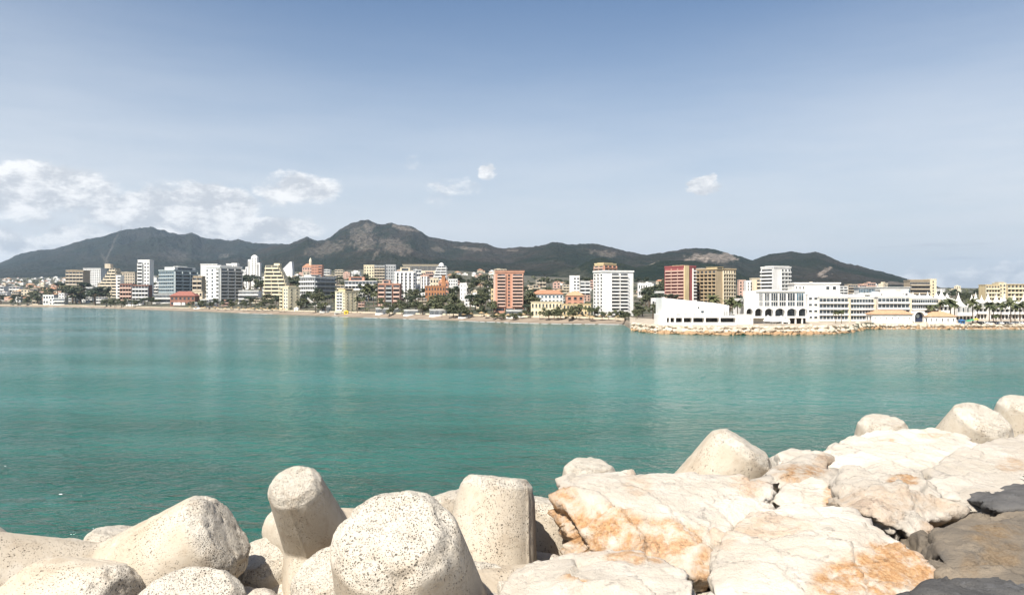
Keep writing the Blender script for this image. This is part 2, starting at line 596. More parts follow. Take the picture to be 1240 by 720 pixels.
def ridged(x, y, z=0.0, oct_=5):
    s, a, f, tot = 0.0, 1.0, 1.0, 0.0
    for _ in range(oct_):
        s += a * (1.0 - abs(mnoise.noise((x * f, y * f, z + f * 1.7))) * 2.0); tot += a; a *= 0.5; f *= 2.1
    return s / tot


def hill(name, crest, yc, yb, x0, x1, zfront, mat, step=1.5, rows=90, seed=0.0, rough=1.0, spots=(), gully=0.32):
    """a range of hills: crest rows read off the skyline, crest distance yc, foot distance yb"""
    n = int((x1 - x0) / step) + 1
    ts = [k / (rows - 22.0) for k in range(rows - 22)] + [1.0 + 1.2 * k / 21.0 for k in range(22)]
    yb_f = yb if callable(yb) else (lambda px: yb)
    yc_f = yc if callable(yc) else (lambda px: yc)
    def fn(i, j):
        px = x0 + i * step
        b, c = yb_f(px), yc_f(px)
        t = ts[j]
        Y = b + (c - b) * t
        row = lerp_table(crest, px) + (fbm(px * 0.045, seed, 0, 5) * 1.7 + fbm(px * 0.22, seed + 9, 0, 3) * 0.55) * rough
        zc = EYE + (HZ - row) / 1000.0 * c
        zf = zfront(px) if callable(zfront) else zfront
        X = (px - 620) / 1000.0 * Y
        if t <= 1.0:
            f = 0.42 * t + 0.58 * smooth(t) if t < 1 else 1.0
            cut = ridged(X * 0.0011 + seed, Y * 0.00045 + 5, seed, 6)
            fine = fbm(X * 0.004, Y * 0.003, seed + 4, 5)
            env = smooth(t * 2.5) * (1.0 - smooth((t - 0.55) / 0.45))
            f = f * (1 - gully * env) + gully * env * f * (0.35 + 0.95 * cut) + 0.055 * fine * smooth(t * 4) * (1 - smooth((t - 0.75) / 0.25))
        else:
            f = 1.0 - 0.85 * smooth((t - 1.0) / 1.2)
        z = zf + (zc - zf) * f
        bare = 0.0
        rr = HZ - (z - EYE) / Y * 1000.0
        if t <= 1.03:
            for (sx, sy, sw, sh, ang, wgt) in spots:
                dx, dy = px - sx, rr - sy
                ca, sa = math.cos(ang), math.sin(ang)
                ex, ey = (dx * ca + dy * sa) / sw, (-dx * sa + dy * ca) / sh
                q = math.sqrt(ex * ex + ey * ey) + 0.55 * fbm(px * 0.16, rr * 0.3, seed, 4)
                bare = max(bare, wgt * (1 - smooth((q - 0.72) / 0.4)))
        return (X, Y, z, bare)
    o = grid_obj(name, n, len(ts), fn, mat, attrs='bare')
    return tag(o, kind='structure')


def back_z(px):
    return EYE + (HZ - lerp_table(ROW_BACK, px)) / 1000.0 * lerp_table(Y_BACK, px) - 8


FAR_CREST = [(-300, 352), (-120, 340), (-50, 329), (0, 319), (25, 308), (50, 303), (62, 303), (80, 299), (115, 289), (147, 281), (173, 279), (183, 278), (200, 281),
             (217, 285), (232, 282), (243, 288), (258, 290), (275, 295), (290, 293), (310, 299), (330, 298), (360, 300), (420, 320), (480, 340)]
MID_CREST = [(240, 334), (280, 318), (310, 304), (330, 298), (350, 296), (362, 291), (372, 287), (384, 292), (395, 290), (410, 280), (425, 271), (435, 268), (445, 267),
             (462, 271), (475, 270), (487, 273), (500, 276), (520, 288), (550, 293), (575, 295), (587, 296), (602, 302), (640, 300), (655, 297), (673, 294), (700, 297),
             (720, 296), (745, 301), (775, 308), (790, 309), (830, 316), (900, 335), (960, 350)]
RIGHT_CREST = [(700, 345), (740, 322), (775, 309), (800, 306), (815, 304), (830, 301), (855, 300), (880, 306), (900, 311), (911, 315), (922, 311), (935, 307), (960, 305),
               (975, 307), (988, 305), (1000, 308), (1020, 318), (1055, 325), (1085, 334), (1105, 339), (1140, 348), (1200, 356)]
FORE_CREST = [(520, 350), (560, 345), (600, 341), (640, 336), (670, 331), (700, 322), (715, 315), (728, 312), (745, 316), (770, 324), (785, 320), (797, 315.5), (815, 315),
              (840, 316), (862, 319), (885, 326), (905, 335), (940, 345), (980, 353)]
hill('hills', FAR_CREST, 9800, lambda px: lerp_table(Y_BACK, px) - 60, -300, 480, back_z, M['hill_far'], seed=1.3, rough=0.9, gully=0.55,
     spots=((272, 309, 9, 2.2, -0.15, 0.5), (135, 300, 22, 1.0, -1.15, 0.45), (128, 316, 12, 1.0, 1.0, 0.4), (215, 310, 22, 7, 0.2, 0.25)))
hill('hills', MID_CREST, lambda px: 7000 - 1400 * smooth((px - 300) / 500.0), lambda px: lerp_table(Y_BACK, px) - 60, 240, 960, back_z, M['hill'], seed=7.7, rough=1.1, gully=0.62,
     spots=((440, 289, 18, 14, 0.4, 0.40), (478, 298, 22, 9, 0.3, 0.42), (447, 275, 9, 5, 0.2, 0.5), (490, 276, 18, 3, 0.2, 0.55), (395, 301, 26, 8, -0.2, 0.32), (530, 302, 8, 3, 0.2, 0.4),
            (570, 301, 20, 1.8, 0.1, 0.55), (620, 303, 8, 1.2, 0.0, 0.5), (733, 307, 16, 4, 0.1, 0.42), (455, 308, 8, 2, -1.0, 0.4)))
hill('hills', RIGHT_CREST, 5000, lambda px: lerp_table(Y_BACK, px) - 40, 700, 1200, back_z, M['hill'], seed=3.1, rough=0.9, gully=0.55,
     spots=((862, 312, 28, 5.0, 0.05, 0.95), (884, 311, 9, 4.5, 0.5, 1.0), (838, 313.5, 14, 2.0, -0.2, 0.9), (998, 329, 10, 2.6, -0.55, 1.0), (1001, 334, 6, 1.0, -0.3, 0.8), (1085, 343, 14, 2, 0.05, 0.6)))
hill('hills', FORE_CREST, 3300, lambda px: lerp_table(Y_BACK, px) - 80, 520, 980, back_z, M['hill_green'], seed=5.2, rough=0.7, rows=60, gully=0.40,
     spots=((790, 317.5, 14, 1.8, -0.42, 1.0), (690, 330, 30, 6, 0.1, 0.10)))


# ------------------------------------------------------------------ land sheets
def land():
    us = [-400 + 10 * i for i in range(116)] + [752 + 1.5 * i for i in range(14)] + [775 + 15 * i for i in range(61)]
    us = sorted(set(us))
    N = 70
    def fn(i, j):
        px = us[i]; ys, yb = shore(px), lerp_table(Y_BACK, px)
        start = 21 if px < 764 else -6
        t = (j / (N - 1.0)) ** 1.6
        Y = ys + start + (yb + 400 - ys - start) * t
        return ((px - 620) / 1000.0 * Y, Y, ground(px, Y) + (0.0 if j == 0 else 0.006))
    tag(grid_obj('ground', len(us), N, fn, M['ground']), kind='structure')
    ub = [-400 + 8 * i for i in range(144)] + [753, 756, 759, 762, 764]
    ub = sorted(set(u for u in ub if u <= 764))
    ds = [-14, -6, -1, 1, 4, 7, 10, 14, 18, 22, 25]
    def fb(i, j):
        px = ub[i]
        Y = shore(px) + ds[j] + fbm(px * 0.03, 3.3) * 1.6
        return ((px - 620) / 1000.0 * Y, Y, ground(px, Y) + 0.03, 1.0 - smooth((ds[j] - 2) / 6.0))
    tag(grid_obj('beach', len(ub), len(ds), fb, M['sand'], attrs='wet'), kind='structure')


land()


def quay():
    us = [762.5 + 0.9 * i for i in range(14)] + [776 + 8 * i for i in range(110)]
    ds = [-6, -2, 0, 2, 4, 6, 8, 10, 12, 20, 40, 80, 120]
    def fn(i, j):
        px = us[i]; Y = shore(px) + ds[j]
        return ((px - 620) / 1000.0 * Y, Y, ground(px, Y) + 0.06)
    tag(grid_obj('quay', len(us), len(ds), fn, M['quay']), kind='structure')


M['quay'] = paint('pale_quay_paving', (0.42, 0.36, 0.28), 0.9, 0.3, 0.3)
quay()


def foam():
    """breaking wavelets along the beach"""
    rng = random.Random(4)
    mb = MB()
    for (a, b, w) in ((58, 132, 2.6), (290, 330, 1.2), (402, 422, 1.6), (440, 470, 1.3), (488, 520, 1.2), (556, 606, 2.2), (610, 760, 1.9)):
        px = a
        while px < b:
            ln = rng.uniform(4, 13)
            e = min(b, px + ln)
            ww = w * rng.uniform(0.4, 1.2)
            off = rng.uniform(-2.5, 0.5)
            ks = 7
            for k in range(ks - 1):
                q = []
                for s, side in ((k, 0), (k + 1, 0), (k + 1, 1), (k, 1)):
                    u = px + (e - px) * s / (ks - 1.0)
                    th = ww * math.sin(math.pi * s / (ks - 1.0)) + 0.02
                    Y = shore(u) + off + fbm(u * 0.03, 3.3) * 1.6 + (0.5 if side else -0.5) * th
                    q.append(((u - 620) / 1000.0 * Y, Y, 0.05 + (0.10 if side else 0.0)))
                mb.face(q)
            px = e + rng.uniform(-1, 4)
    for _ in range(6):                    # flecks on the water off the near rocks
        u, Y = rng.uniform(-10, 130), rng.uniform(44, 75)
        X = (u - 620) / 1000.0 * Y; a, s = rng.uniform(0, 3.1), rng.uniform(.03, .16) * (2.0 if rng.random() < .15 else 1)
        c, d = math.cos(a) * s, math.sin(a) * s
        mb.face([(X - c, Y - d, .05), (X + d * .5, Y - c * .6, .05), (X + c, Y + d, .05), (X - d * .4, Y + c * .5, .05)])
    tag(mb.build('foam', M['foam']), kind='stuff')


foam()

# ================================================================== buildings
ZUP = 3.0      # how far walls run down into the ground


class Face:
    """a wall plane of a block: u runs along it, v up, n outward"""
    def __init__(self, side, width):
        self.side, self.width = side, width

    def box(self, mb, u0, u1, v0, v1, n0, n1, mi=0):
        if self.side == 'R': mb.box(u0, u1, -n1, -n0, v0, v1, mi)
        else: mb.box(-n1, -n0, u0, u1, v0, v1, mi)

    def loc(self, u, v):
        return (u, 0, v) if self.side == 'R' else (0, u, v)


MESHES = {}


def part(name, key, make, mats, parent, loc):
    """a part whose mesh is shared with every equal part"""
    k = (name, key)
    if k not in MESHES:
        mb = MB(); make(mb); MESHES[k] = mb.mesh(name, mats)
    o = bpy.data.objects.new(name, MESHES[k])
    o.location = loc
    return link(o, parent)


def dress(root, face, spec, H, wall, uid):
    """put balconies or windows on a wall; spec = (style, floors, columns, options)"""
    style, nf, nc = spec[0], spec[1], spec[2]
    op = dict(spec[3]) if len(spec) > 3 else {}
    f0, f1 = op.get('span', (0.0, 1.0))
    v0 = H * op.get('v0', 0.03); v1 = H * op.get('v1', 0.97)
    u0, u1 = face.width * f0, face.width * f1
    if face.side == 'L' : u0, u1 = face.width * (1 - f1), face.width * (1 - f0)
    h = (v1 - v0) / nf; w = (u1 - u0) / nc
    par = op.get('mat', wall); gl = op.get('glass', M['glass'])
    dep = op.get('depth', 0.5) * h
    key = (uid, face.side, style, round(u0, 2), nf, nc)
    for k in range(nf):
        for c in range(nc):
            loc = face.loc(u0 + c * w, v0 + k * h)
            if style == 'bal':
                def mk(mb):
                    face.box(mb, 0.03 * w, 0.97 * w, 0, 0.1 * h, 0.002, dep, 0)
                    face.box(mb, 0.03 * w, 0.97 * w, 0.1 * h, 0.42 * h, dep - 0.08 * h, dep, 0)
                    face.box(mb, 0.0, 0.03 * w, 0, h * 0.998, 0.002, dep * 1.03, 0)
                    if op.get('fin', True): face.box(mb, 0.97 * w, w - 0.001, 0, h * 0.998, 0.002, dep * 1.03, 0)
                part('balcony', key, mk, par, root, loc)
                part('window', key, lambda mb: face.box(mb, 0.08 * w, 0.92 * w, 0.11 * h, 0.92 * h, 0.003, 0.05), gl, root, loc)
            elif style == 'win':
                ww, wh = op.get('ww', 0.5), op.get('wh', 0.5)
                a, b, lo, hi = w * (0.5 - ww / 2), w * (0.5 + ww / 2), h * (0.55 - wh / 2), h * (0.55 + wh / 2)
                def mk(mb):
                    fr = min(0.08 * w, 0.08 * h)
                    face.box(mb, a, b, lo, hi, 0.003, 0.04, 1)
                    face.box(mb, a - fr, a, lo - fr, hi + fr, 0.003, 0.2, 0); face.box(mb, b, b + fr, lo - fr, hi + fr, 0.003, 0.2, 0)
                    face.box(mb, a, b, hi, hi + fr, 0.003, 0.3, 0); face.box(mb, a, b, lo - fr, lo, 0.003, 0.25, 0)
                part('window', key, mk, [par, gl], root, loc)
            elif style == 'band':
                def mk(mb):
                    face.box(mb, 0.02 * w, 0.98 * w, 0.30 * h, 0.88 * h, 0.003, 0.05, 1)
                    for q in (0.25, 0.5, 0.75): face.box(mb, (q - 0.012) * w, (q + 0.012) * w, 0.30 * h, 0.88 * h, 0.05, 0.12, 0)
                part('window', key, mk, [par, gl], root, loc)
                part('floor_slab', key, lambda mb: face.box(mb, 0, w - 0.001, 0, 0.24 * h, 0.003, dep), par, root, loc)
            elif style == 'grid':
                def mk(mb):
                    face.box(mb, 0, 0.10 * w, 0, 0.998 * h, 0.003, dep, 0)
                    face.box(mb, 0.10 * w, w - 0.001, 0, 0.34 * h, 0.003, dep * 0.97, 0)
                part('balcony', key, mk, par, root, loc)
                part('window', key, lambda mb: face.box(mb, 0.14 * w, 0.96 * w, 0.36 * h, 0.97 * h, 0.003, 0.05), gl, root, loc)
    if style == 'stripes':
        Hs = v1 - v0
        for c in range(nc):
            loc = face.loc(u0 + c * w, v0)
            def mk(mb):
                face.box(mb, 0.56 * w, 0.98 * w, 0, Hs, 0.003, 0.05, 1)
                for k in range(nf): face.box(mb, 0.56 * w, 0.98 * w, k * h, k * h + 0.22 * h, 0.05, 0.16, 0)
            part('window', key, mk, [par, gl], root, loc)
            part('fin', key, lambda mb: face.box(mb, 0.0, 0.54 * w, 0, Hs, 0.003, dep), par, root, loc)


UID = [0]


def block(label, pc, L, Rw, top, base, wall, left=(), right=(), a=90, depth=None, cat='apartment block', name='apartment_block', parapet=True,
          pent=(), roofmat=None, group=None, Y=None):
    """a flat-roofed building: near corner at column pc, L and Rw columns of wall to its left and right"""
    UID[0] += 1
    p = on_ground(pc, base) if Y is None else Vector(((pc - 620) / 1000.0 * Y, Y, ground(pc, Y)))
    k = p.y / 1000.0
    a = R(a)
    W = Rw * k / max(0.12, math.sin(a)); D = depth * k if depth else L * k / max(0.12, math.cos(a))
    H = EYE + (HZ - top) * k - p.z
    root = empty(name, p, R(90) - a, label, cat, group)
    mb = MB(); mb.box(0, W, 0, D, -ZUP, H)
    mb.build('wall', wall, root)
    t = 0.010 * H + 0.15
    mb = MB()
    if parapet:
        hp = 0.035 * H
        mb.box(-0.02 * W, 1.02 * W, -0.02 * W, 0.3, H, H + hp); mb.box(-0.02 * W, 1.02 * W, D - 0.3, D * 1.01, H, H + hp)
        mb.box(-0.02 * W, 0.3, 0.3, D - 0.3, H, H + hp); mb.box(W - 0.3, 1.02 * W, 0.3, D - 0.3, H, H + hp)
    mb.box(0.3, W - 0.3, 0.3, D - 0.3, H + 0.003, H + 0.12, 1)
    mb.build('roof', [wall, roofmat or M['roofgrey']], root)
    fl, fr = Face('L', D), Face('R', W)
    for s in left: dress(root, fl, s, H, wall, UID[0])
    for s in right: dress(root, fr, s, H, wall, UID[0])
    for (x0, x1, y0, y1, hh, mat) in pent:
        mb = MB(); mb.box(x0 * W, x1 * W, y0 * D, y1 * D, H + 0.13, H + hh * k)
        mb.box(x0 * W - 0.3, x1 * W + 0.3, y0 * D - 0.3, y1 * D + 0.3, H + hh * k + 0.002, H + hh * k + 0.25)
        mb.build('penthouse', mat, root)
        if hh > 2.5:
            q = MB(); q.box(x0 * W + (x1 - x0) * W * 0.15, x0 * W + (x1 - x0) * W * 0.85, y0 * D - 0.05, y0 * D - 0.003, H + hh * k * 0.3, H + hh * k * 0.8)
            q.build('window', M['glass'], root)
    return root


def ziggurat(label, base, top, prof_l, prof_r, nf, wall, depth, bands=None, head=None, cat='apartment block', name='terraced_building', glass=None, curve=0.0):
    """a building whose storeys step back; prof_l / prof_r = picture columns of the ends at the foot and the top"""
    pc = (prof_l[0] + prof_r[0]) / 2.0
    p = on_ground(pc, base); k = p.y / 1000.0
    H = EYE + (HZ - top) * k - p.z; h = H / nf
    root = empty(name, p, 0, label, cat)
    D = depth * k
    X = lambda c: (c - pc) * k
    for i in range(nf):
        t = i / (nf - 1.0)
        tl = t ** prof_l[2] if len(prof_l) > 2 else t
        tr = t ** prof_r[2] if len(prof_r) > 2 else t
        xl, xr = X(prof_l[0] + (prof_l[1] - prof_l[0]) * tl), X(prof_r[0] + (prof_r[1] - prof_r[0]) * tr)
        y0 = D * 0.25 * t
        mb = MB(); z = i * h - (ZUP if i == 0 else 0)
        mb.box(xl + 0.05, xr - 0.05, y0, D, z, (i + 1) * h - 0.01)
        mb.build('wall', wall, root)
        mb = MB()
        mb.box(xl, xr, y0 - 0.45 * h, y0 - 0.003, i * h, i * h + 0.12 * h); mb.box(xl, xr, y0 - 0.45 * h, y0 - 0.37 * h, i * h + 0.12 * h, i * h + 0.46 * h)
        mb.box(xl - 0.3 * h, xl + 0.045, y0, D, i * h, i * h + 0.4 * h); mb.box(xr - 0.045, xr + 0.3 * h, y0, D, i * h, i * h + 0.4 * h)
        n = max(2, int((xr - xl) / (1.6 * h)))
        for q in range(n + 1):
            xx = xl + (xr - xl - 0.12 * h) * q / n
            mb.box(xx, xx + 0.12 * h, y0 - 0.35 * h, y0 - 0.003, i * h + 0.46 * h, (i + 1) * h - 0.01)
        mb.build('balcony', bands or wall, root)
        mb = MB(); mb.box(xl + 0.06 * h, xr - 0.06 * h, y0 - 0.05, y0 - 0.003, i * h + 0.13 * h, i * h + 0.9 * h)
        mb.build('window', glass or M['glass'], root)
    if head:
        mb = MB(); mb.box(X(head[0]), X(head[1]), D * 0.35, D * 0.8, H, EYE + (HZ - head[2]) * k - p.z)
        mb.build('penthouse', wall, root)
    return root, p, k, H


def villa(label, pc, w, top, base, wall, roofm, floors=2, ncol=4, depth=0.7, roof_h=0.28, cat='house', name='house', a=90, chimney=True, awn=None, group=None, glass=None, ww=0.5, wh=0.5):
    """a house under a tiled hip roof; pc = its left front corner"""
    p = on_ground(pc, base); k = p.y / 1000.0
    W = w * k; D = W * depth; HT = EYE + (HZ - top) * k - p.z
    H = HT * (1 - roof_h)
    root = empty(name, p, R(90 - a), label, cat, group)
    mb = MB(); mb.box(0, W, 0, D, -ZUP, H); mb.build('wall', wall, root)
    mb = MB(); mb.hip(0, W, 0, D, H + 0.004, HT * roof_h - 0.25, 0.03 * W)
    rf = mb.build('roof', roofm, root)
    if chimney:
        mb = MB(); mb.box(W * .68, W * .73, D * .55, D * .55 + W * .05, H + 0.5, HT + 0.4); mb.build('chimney', wall, rf)
    f = Face('R', W)
    UID[0] += 1
    dress(root, f, ('win', floors, ncol, {'glass': glass or M['glass'], 'v0': 0.02, 'v1': 0.98, 'ww': ww, 'wh': wh}), H, wall, UID[0])
    dress(root, Face('L', D), ('win', floors, max(1, int(ncol * depth)), {'v0': 0.02, 'v1': 0.98}), H, wall, UID[0])
    return root


W_, G_ = M['white'], M['glass']
# ---- left shore
block('tan apartment block with dark recessed balconies, left of the stepped beige building', 80, 0, 21, 328, 358, M['tan'], right=[('bal', 7, 5, {'mat': M['beige'], 'depth': 0.3})], depth=16,
      pent=((0.1, 0.4, 0.3, 0.7, 1.5, M['tan']),))
block('white many-windowed block directly behind the stepped beige building', 101, 0, 21, 325.5, 352, M['white2'], right=[('win', 9, 8, {'ww': 0.45, 'v0': 0.0})], depth=14, pent=((0.2, 0.9, 0.3, 0.7, 1.0, W_),))
ziggurat('beige apartment building stepping up diagonally to a slim leaning top', 361, 324.5, (111, 131, 1.0), (142, 138, 1.5), 10, M['beige'], 16, bands=M['cream'], head=(124, 131, 319))
block('small white block of balconies half hidden in trees below the stepped beige building', 104, 0, 9, 348, 365, M['white2'], right=[('bal', 4, 2)], depth=8)
block('low white seaside house with dark openings left of the trees', 52, 0, 13, 357, 369, W_, right=[('win', 2, 4, {'ww': 0.6})], depth=10, name='house', cat='house')
block('long low white seaside terrace beside the white house', 65.5, 0, 13, 361, 369.5, W_, right=[('band', 2, 3)], depth=8, name='house', cat='house')
block('slim white stair tower block right of the stepped beige building', 140.5, 0, 6, 334, 362, W_, right=[('bal', 7, 1, {'span': (0.4, 1)})], depth=8)
block('beige block with a flat roof behind the slim white stair tower', 143, 0, 20, 330, 352, M['beige'], right=[('win', 6, 7)], depth=12, pent=((0.3, 0.5, 0.3, 0.6, 1.2, M['beige']),))
block('brick red terrace of flats with pale arches, the left one of two', 146, 0, 14, 344, 365, M['brick'], right=[('bal', 4, 4, {'mat': M['salmon2']})], depth=10, roofmat=M['tile'])
block('brick red terrace of flats with white balconies, the right one of two', 161, 0, 19, 345.5, 366, M['brick'], right=[('bal', 4, 5, {'mat': M['white2']})], depth=10, roofmat=M['tile'])
block('white tower with stacked balconies left of the blue grey hotel', 167, 0, 14, 316, 360, W_, right=[('bal', 10, 1, {'span': (0.0, 0.42)}), ('win', 10, 2, {'span': (0.5, 1.0)})], depth=12,
      pent=((0.1, 0.95, 0.2, 0.7, 1.6, M['white2']),))
block('blue grey glazed hotel with a set back top storey', 211, 24, 16, 327.5, 364, M['bluegrey'], left=[('grid', 7, 8, {'glass': M['blueglass'], 'depth': 0.2, 'mat': M['bluegrey'], 'v0': 0.14})],
      right=[('bal', 8, 3, {'mat': M['bluegrey'], 'v0': 0.06})], a=28, cat='hotel', name='hotel', pent=((0.05, 0.97, 0.05, 0.7, 4.6, M['white2']), (0.3, 0.7, 0.2, 0.5, 5.6, M['white2'])))
block('low white glazed podium in front of the blue grey hotel', 186, 0, 26, 356, 368, M['white2'], right=[('band', 2, 5)], depth=6, name='pavilion', cat='pavilion')
r = villa('beach restaurant under a wide red tiled roof', 206, 30, 352.5, 370.5, M['brick'], M['redtile'], 2, 6, 0.5, 0.32, 'restaurant', 'restaurant')
k = r.location.y / 1000.0
for i, (x, c) in enumerate(((5, 'white'), (9.5, 'white'), (15, 'white2'))):
    mb = MB(); mb.slabxz([(x * k, 4.5 * k), (x * k + 3.8 * k, 4.5 * k), (x * k + 4.2 * k, 1.2 * k), (x * k - .4 * k, 1.2 * k)], -2.2 * k, -0.4 * k)
    mb.build('awning', M[c], r)
block('white balcony house between the blue grey hotel and the white hotel', 227, 0, 7, 332, 362, W_, right=[('bal', 5, 1)], depth=10)
block('brown beige terraced flats left of the white hotel', 234, 0, 11, 335, 364, M['tan'], right=[('bal', 5, 2, {'mat': M['beige']})], depth=10)
block('cream two storey house under the brown beige flats', 228, 0, 17, 353, 368, M['cream'], right=[('win', 2, 4)], depth=8, name='house', cat='house')
block('plain white slab block behind the white hotel', 243, 0, 20, 320.5, 350, W_, right=[('win', 9, 3, {'span': (0.6, 1.0)})], depth=12)
block('white hotel with blank white strips and a dark balcony side', 266.5, 23, 18, 323.5, 367, W_, left=[('win', 9, 1, {'span': (0.0, 0.16), 'ww': 0.7}), ('win', 9, 1, {'span': (0.34, 0.56), 'ww': 0.6}), ('bal', 9, 1, {'span': (0.82, 1.0)})],
      right=[('bal', 10, 3, {'mat': M['grey']})], a=36, cat='hotel', name='hotel', pent=((0.1, 0.6, 0.1, 0.6, 2.5, W_),))
block('white building with a raised end peeping over the dark side of the white hotel', 274, 0, 13, 320, 346, W_, right=[('win', 6, 5)], depth=9, pent=((0.45, 0.95, 0.1, 0.9, 1.6, W_),))
block('grey roofed low block right of the white hotel', 285, 0, 16, 327, 348, M['white2'], right=[('win', 4, 6)], depth=9)
block('long low white building behind the beach trees', 289, 0, 24, 352, 368, W_, right=[('band', 3, 5)], depth=9)
r = block('slender white tower with a pointed middle above dark trees', 304, 0, 7, 311, 350, W_, right=[('win', 12, 2, {'ww': 0.3, 'v0': 0.3})], depth=7, parapet=False, cat='tower block', name='tower_block')
k = r.location.y / 1000.0
Ht = EYE + (HZ - 311) * k - r.location.z
mb = MB()
mb.prism([(-0.2, -0.2), (7 * k + .2, -0.2), (7 * k + .2, 7 * k), (-0.2, 7 * k)], Ht, Ht + 2.4 * k, top=[(2.5 * k, 2 * k), (4.5 * k, 2 * k), (4.5 * k, 4 * k), (2.5 * k, 4 * k)])
mb.build('spire', W_, r)
for x0, x1, t in ((-4, -0.02, 314), (7.02, 10.5, 318), (-7, -4.05, 323)):
    mb = MB(); mb.box(x0 * k, x1 * k, 0.8 * k, 7 * k, -ZUP, EYE + (HZ - t) * k - r.location.z); w = mb.build('wing', W_, r)
    mb = MB(); mb.box((x0 + 0.8) * k, (x0 + 1.7) * k, 0.77 * k, 0.795 * k, 2, EYE + (HZ - t - 2) * k - r.location.z); mb.build('window', G_, w)
ziggurat('pale yellow apartment building with wide curving terraces', 362, 321, (319.5, 320.5, 2), (347, 336, 2.2), 9, M['paleyellow'], 18, head=(330, 337, 318.5))
block('pale yellow seafront block with white window bays, left of the sandy slope', 349, 13, 11, 348, 375, M['paleyellow'], left=[('win', 6, 2, {'mat': W_, 'span': (0.42, 1)}), ('bal', 6, 1, {'span': (0.03, 0.40), 'depth': 0.35})],
      right=[('win', 6, 2, {'ww': 0.25, 'wh': 0.35})], a=42, pent=((0.2, 0.8, 0.2, 0.8, 2.2, M['paleyellow']),))
block('grey white block with a regular grid of loggias behind palms', 382, 22, 17, 335.5, 364, M['white2'], left=[('grid', 5, 7, {'depth': 0.35})], right=[('band', 5, 4, {'mat': M['grey']})], a=28, pent=((0.0, 0.5, 0.3, 0.7, 3.0, W_),))
block('orange red tower on the slope behind the grey white block', 377, 0, 13, 321.5, 345, M['salmon'], right=[('win', 7, 4, {'span': (0.0, 0.6)}), ('bal', 7, 1, {'span': (0.65, 1)})], depth=9)
r = villa('pink building with a small round turret on the hill', 366, 12, 319, 335, M['salmon2'], M['tile'], 3, 4)
k = r.location.y / 1000.0
mb = MB(); zt = EYE + (HZ - 316) * k - r.location.z
mb.tube([(9 * k, 4 * k, zt - 5 * k), (9 * k, 4 * k, zt), (9 * k, 4 * k, zt + 2 * k), (9 * k, 4 * k, zt + 4.2 * k)], [1.7 * k, 1.7 * k, 1.3 * k, 0.1 * k], 10)
mb.build('turret', M['cream'], r)
# white wedge
p = on_ground(341, 340); k = p.y / 1000.0
r = empty('sloping_building', p, 0, 'white wedge shaped building sloping up to the right behind the terraced yellow one', 'building')
zt = EYE + (HZ - 316.5) * k - p.z
mb = MB(); mb.slabxz([(0, -3), (13 * k, -3), (13 * k, zt * 0.55), (12 * k, zt), (10 * k, zt * 0.97), (0, zt * 0.55)], 0, 9 * k); mb.build('wall', W_, r)
mb = MB(); mb.slabxz([(0.4 * k, zt * 0.56 + .1), (10 * k, zt * 0.98 + .1), (10 * k, zt * 0.98 + .6), (0.4 * k, zt * 0.56 + .6)], -0.3, 9 * k + .3); mb.build('roof', W_, r)
block('pale yellow seafront block with an orange tan side, next to the lifeguard hut', 418, 15, 13, 353, 377, M['paleyellow'], left=[('bal', 6, 2, {'span': (0.2, 0.75), 'depth': 0.3, 'mat': W_}), ('win', 6, 1, {'span': (0.78, 1)})],
      right=[('win', 6, 3, {'ww': 0.2, 'wh': 0.3})], a=42, pent=((0.1, 0.75, 0.15, 0.8, 3.4, M['yellow']),))
block('white block of balconies with an orange rooftop storey', 418, 0, 38, 340.5, 362, M['white2'], right=[('bal', 4, 9, {'mat': W_})], depth=10, pent=((0.1, 0.6, 0.2, 0.8, 5.5, M['salmon']),))
block('cream block standing high behind the white balcony block', 440.5, 0, 12.5, 321.5, 348, M['paleyellow'], right=[('win', 7, 4)], depth=9)
block('grey concrete block right of the cream one', 453.5, 0, 12.5, 322, 348, M['grey'], right=[('bal', 7, 4, {'mat': M['beige']})], depth=9)
block('second grey concrete block, with a shorter roofline, beside the white ribbed building', 467, 0, 12, 321, 345, M['grey'], right=[('win', 6, 4)], depth=9)
block('salmon pink block with grey balconies in three bays', 458, 0, 26, 344, 371, M['salmon'], right=[('bal', 5, 1, {'span': (0.0, 0.3), 'mat': M['salmon2']}), ('bal', 5, 1, {'span': (0.36, 0.64), 'mat': M['grey']}), ('bal', 5, 1, {'span': (0.7, 1), 'mat': M['salmon2']})],
      depth=16, pent=((0.18, 0.52, 0.2, 0.8, 5, M['salmon2']),), roofmat=M['tile'])
block('white ribbed building with tall dark window columns', 478, 0, 25, 329.5, 362, W_, right=[('stripes', 8, 5, {'depth': 0.5})], depth=14, pent=((0.25, 0.72, 0.2, 0.7, 6, M['cream']),))
block('long pale building low on the hillside behind the ribbed one', 488, 0, 44, 320.5, 331, M['cream'], right=[('band', 1, 9)], depth=7)
block('narrow white block right of the ribbed building', 503.5, 0, 5, 336, 360, W_, right=[('win', 5, 2)], depth=8)
block('pale pink block with white stripes below the stepped domed hotel', 509, 0, 10, 334, 358, M['salmon2'], right=[('stripes', 6, 3, {'mat': W_})], depth=8)
r, p, k, H = ziggurat('stepped pale hotel crowned by a small dome', 352, 322, (518, 529, 0.8), (541, 540, 1), 9, M['white2'], 14, cat='hotel', name='hotel')
mb = MB(); mb.tube([(4.5 * k, 6 * k, H), (4.5 * k, 6 * k, H + 2 * k), (4.5 * k, 6 * k, H + 3.4 * k), (4.5 * k, 6 * k, H + 4.2 * k)], [3.2 * k, 3.1 * k, 2.1 * k, .3 * k], 12); mb.build('dome', W_, r)
block('cream house with a white front below the domed hotel', 521, 0, 10, 337, 356, M['cream'], right=[('win', 3, 3)], depth=8, name='house', cat='house')
r = villa('terracotta church like house with a square tower', 531, 12, 336, 358, M['salmon'], M['tile'], 3, 3)
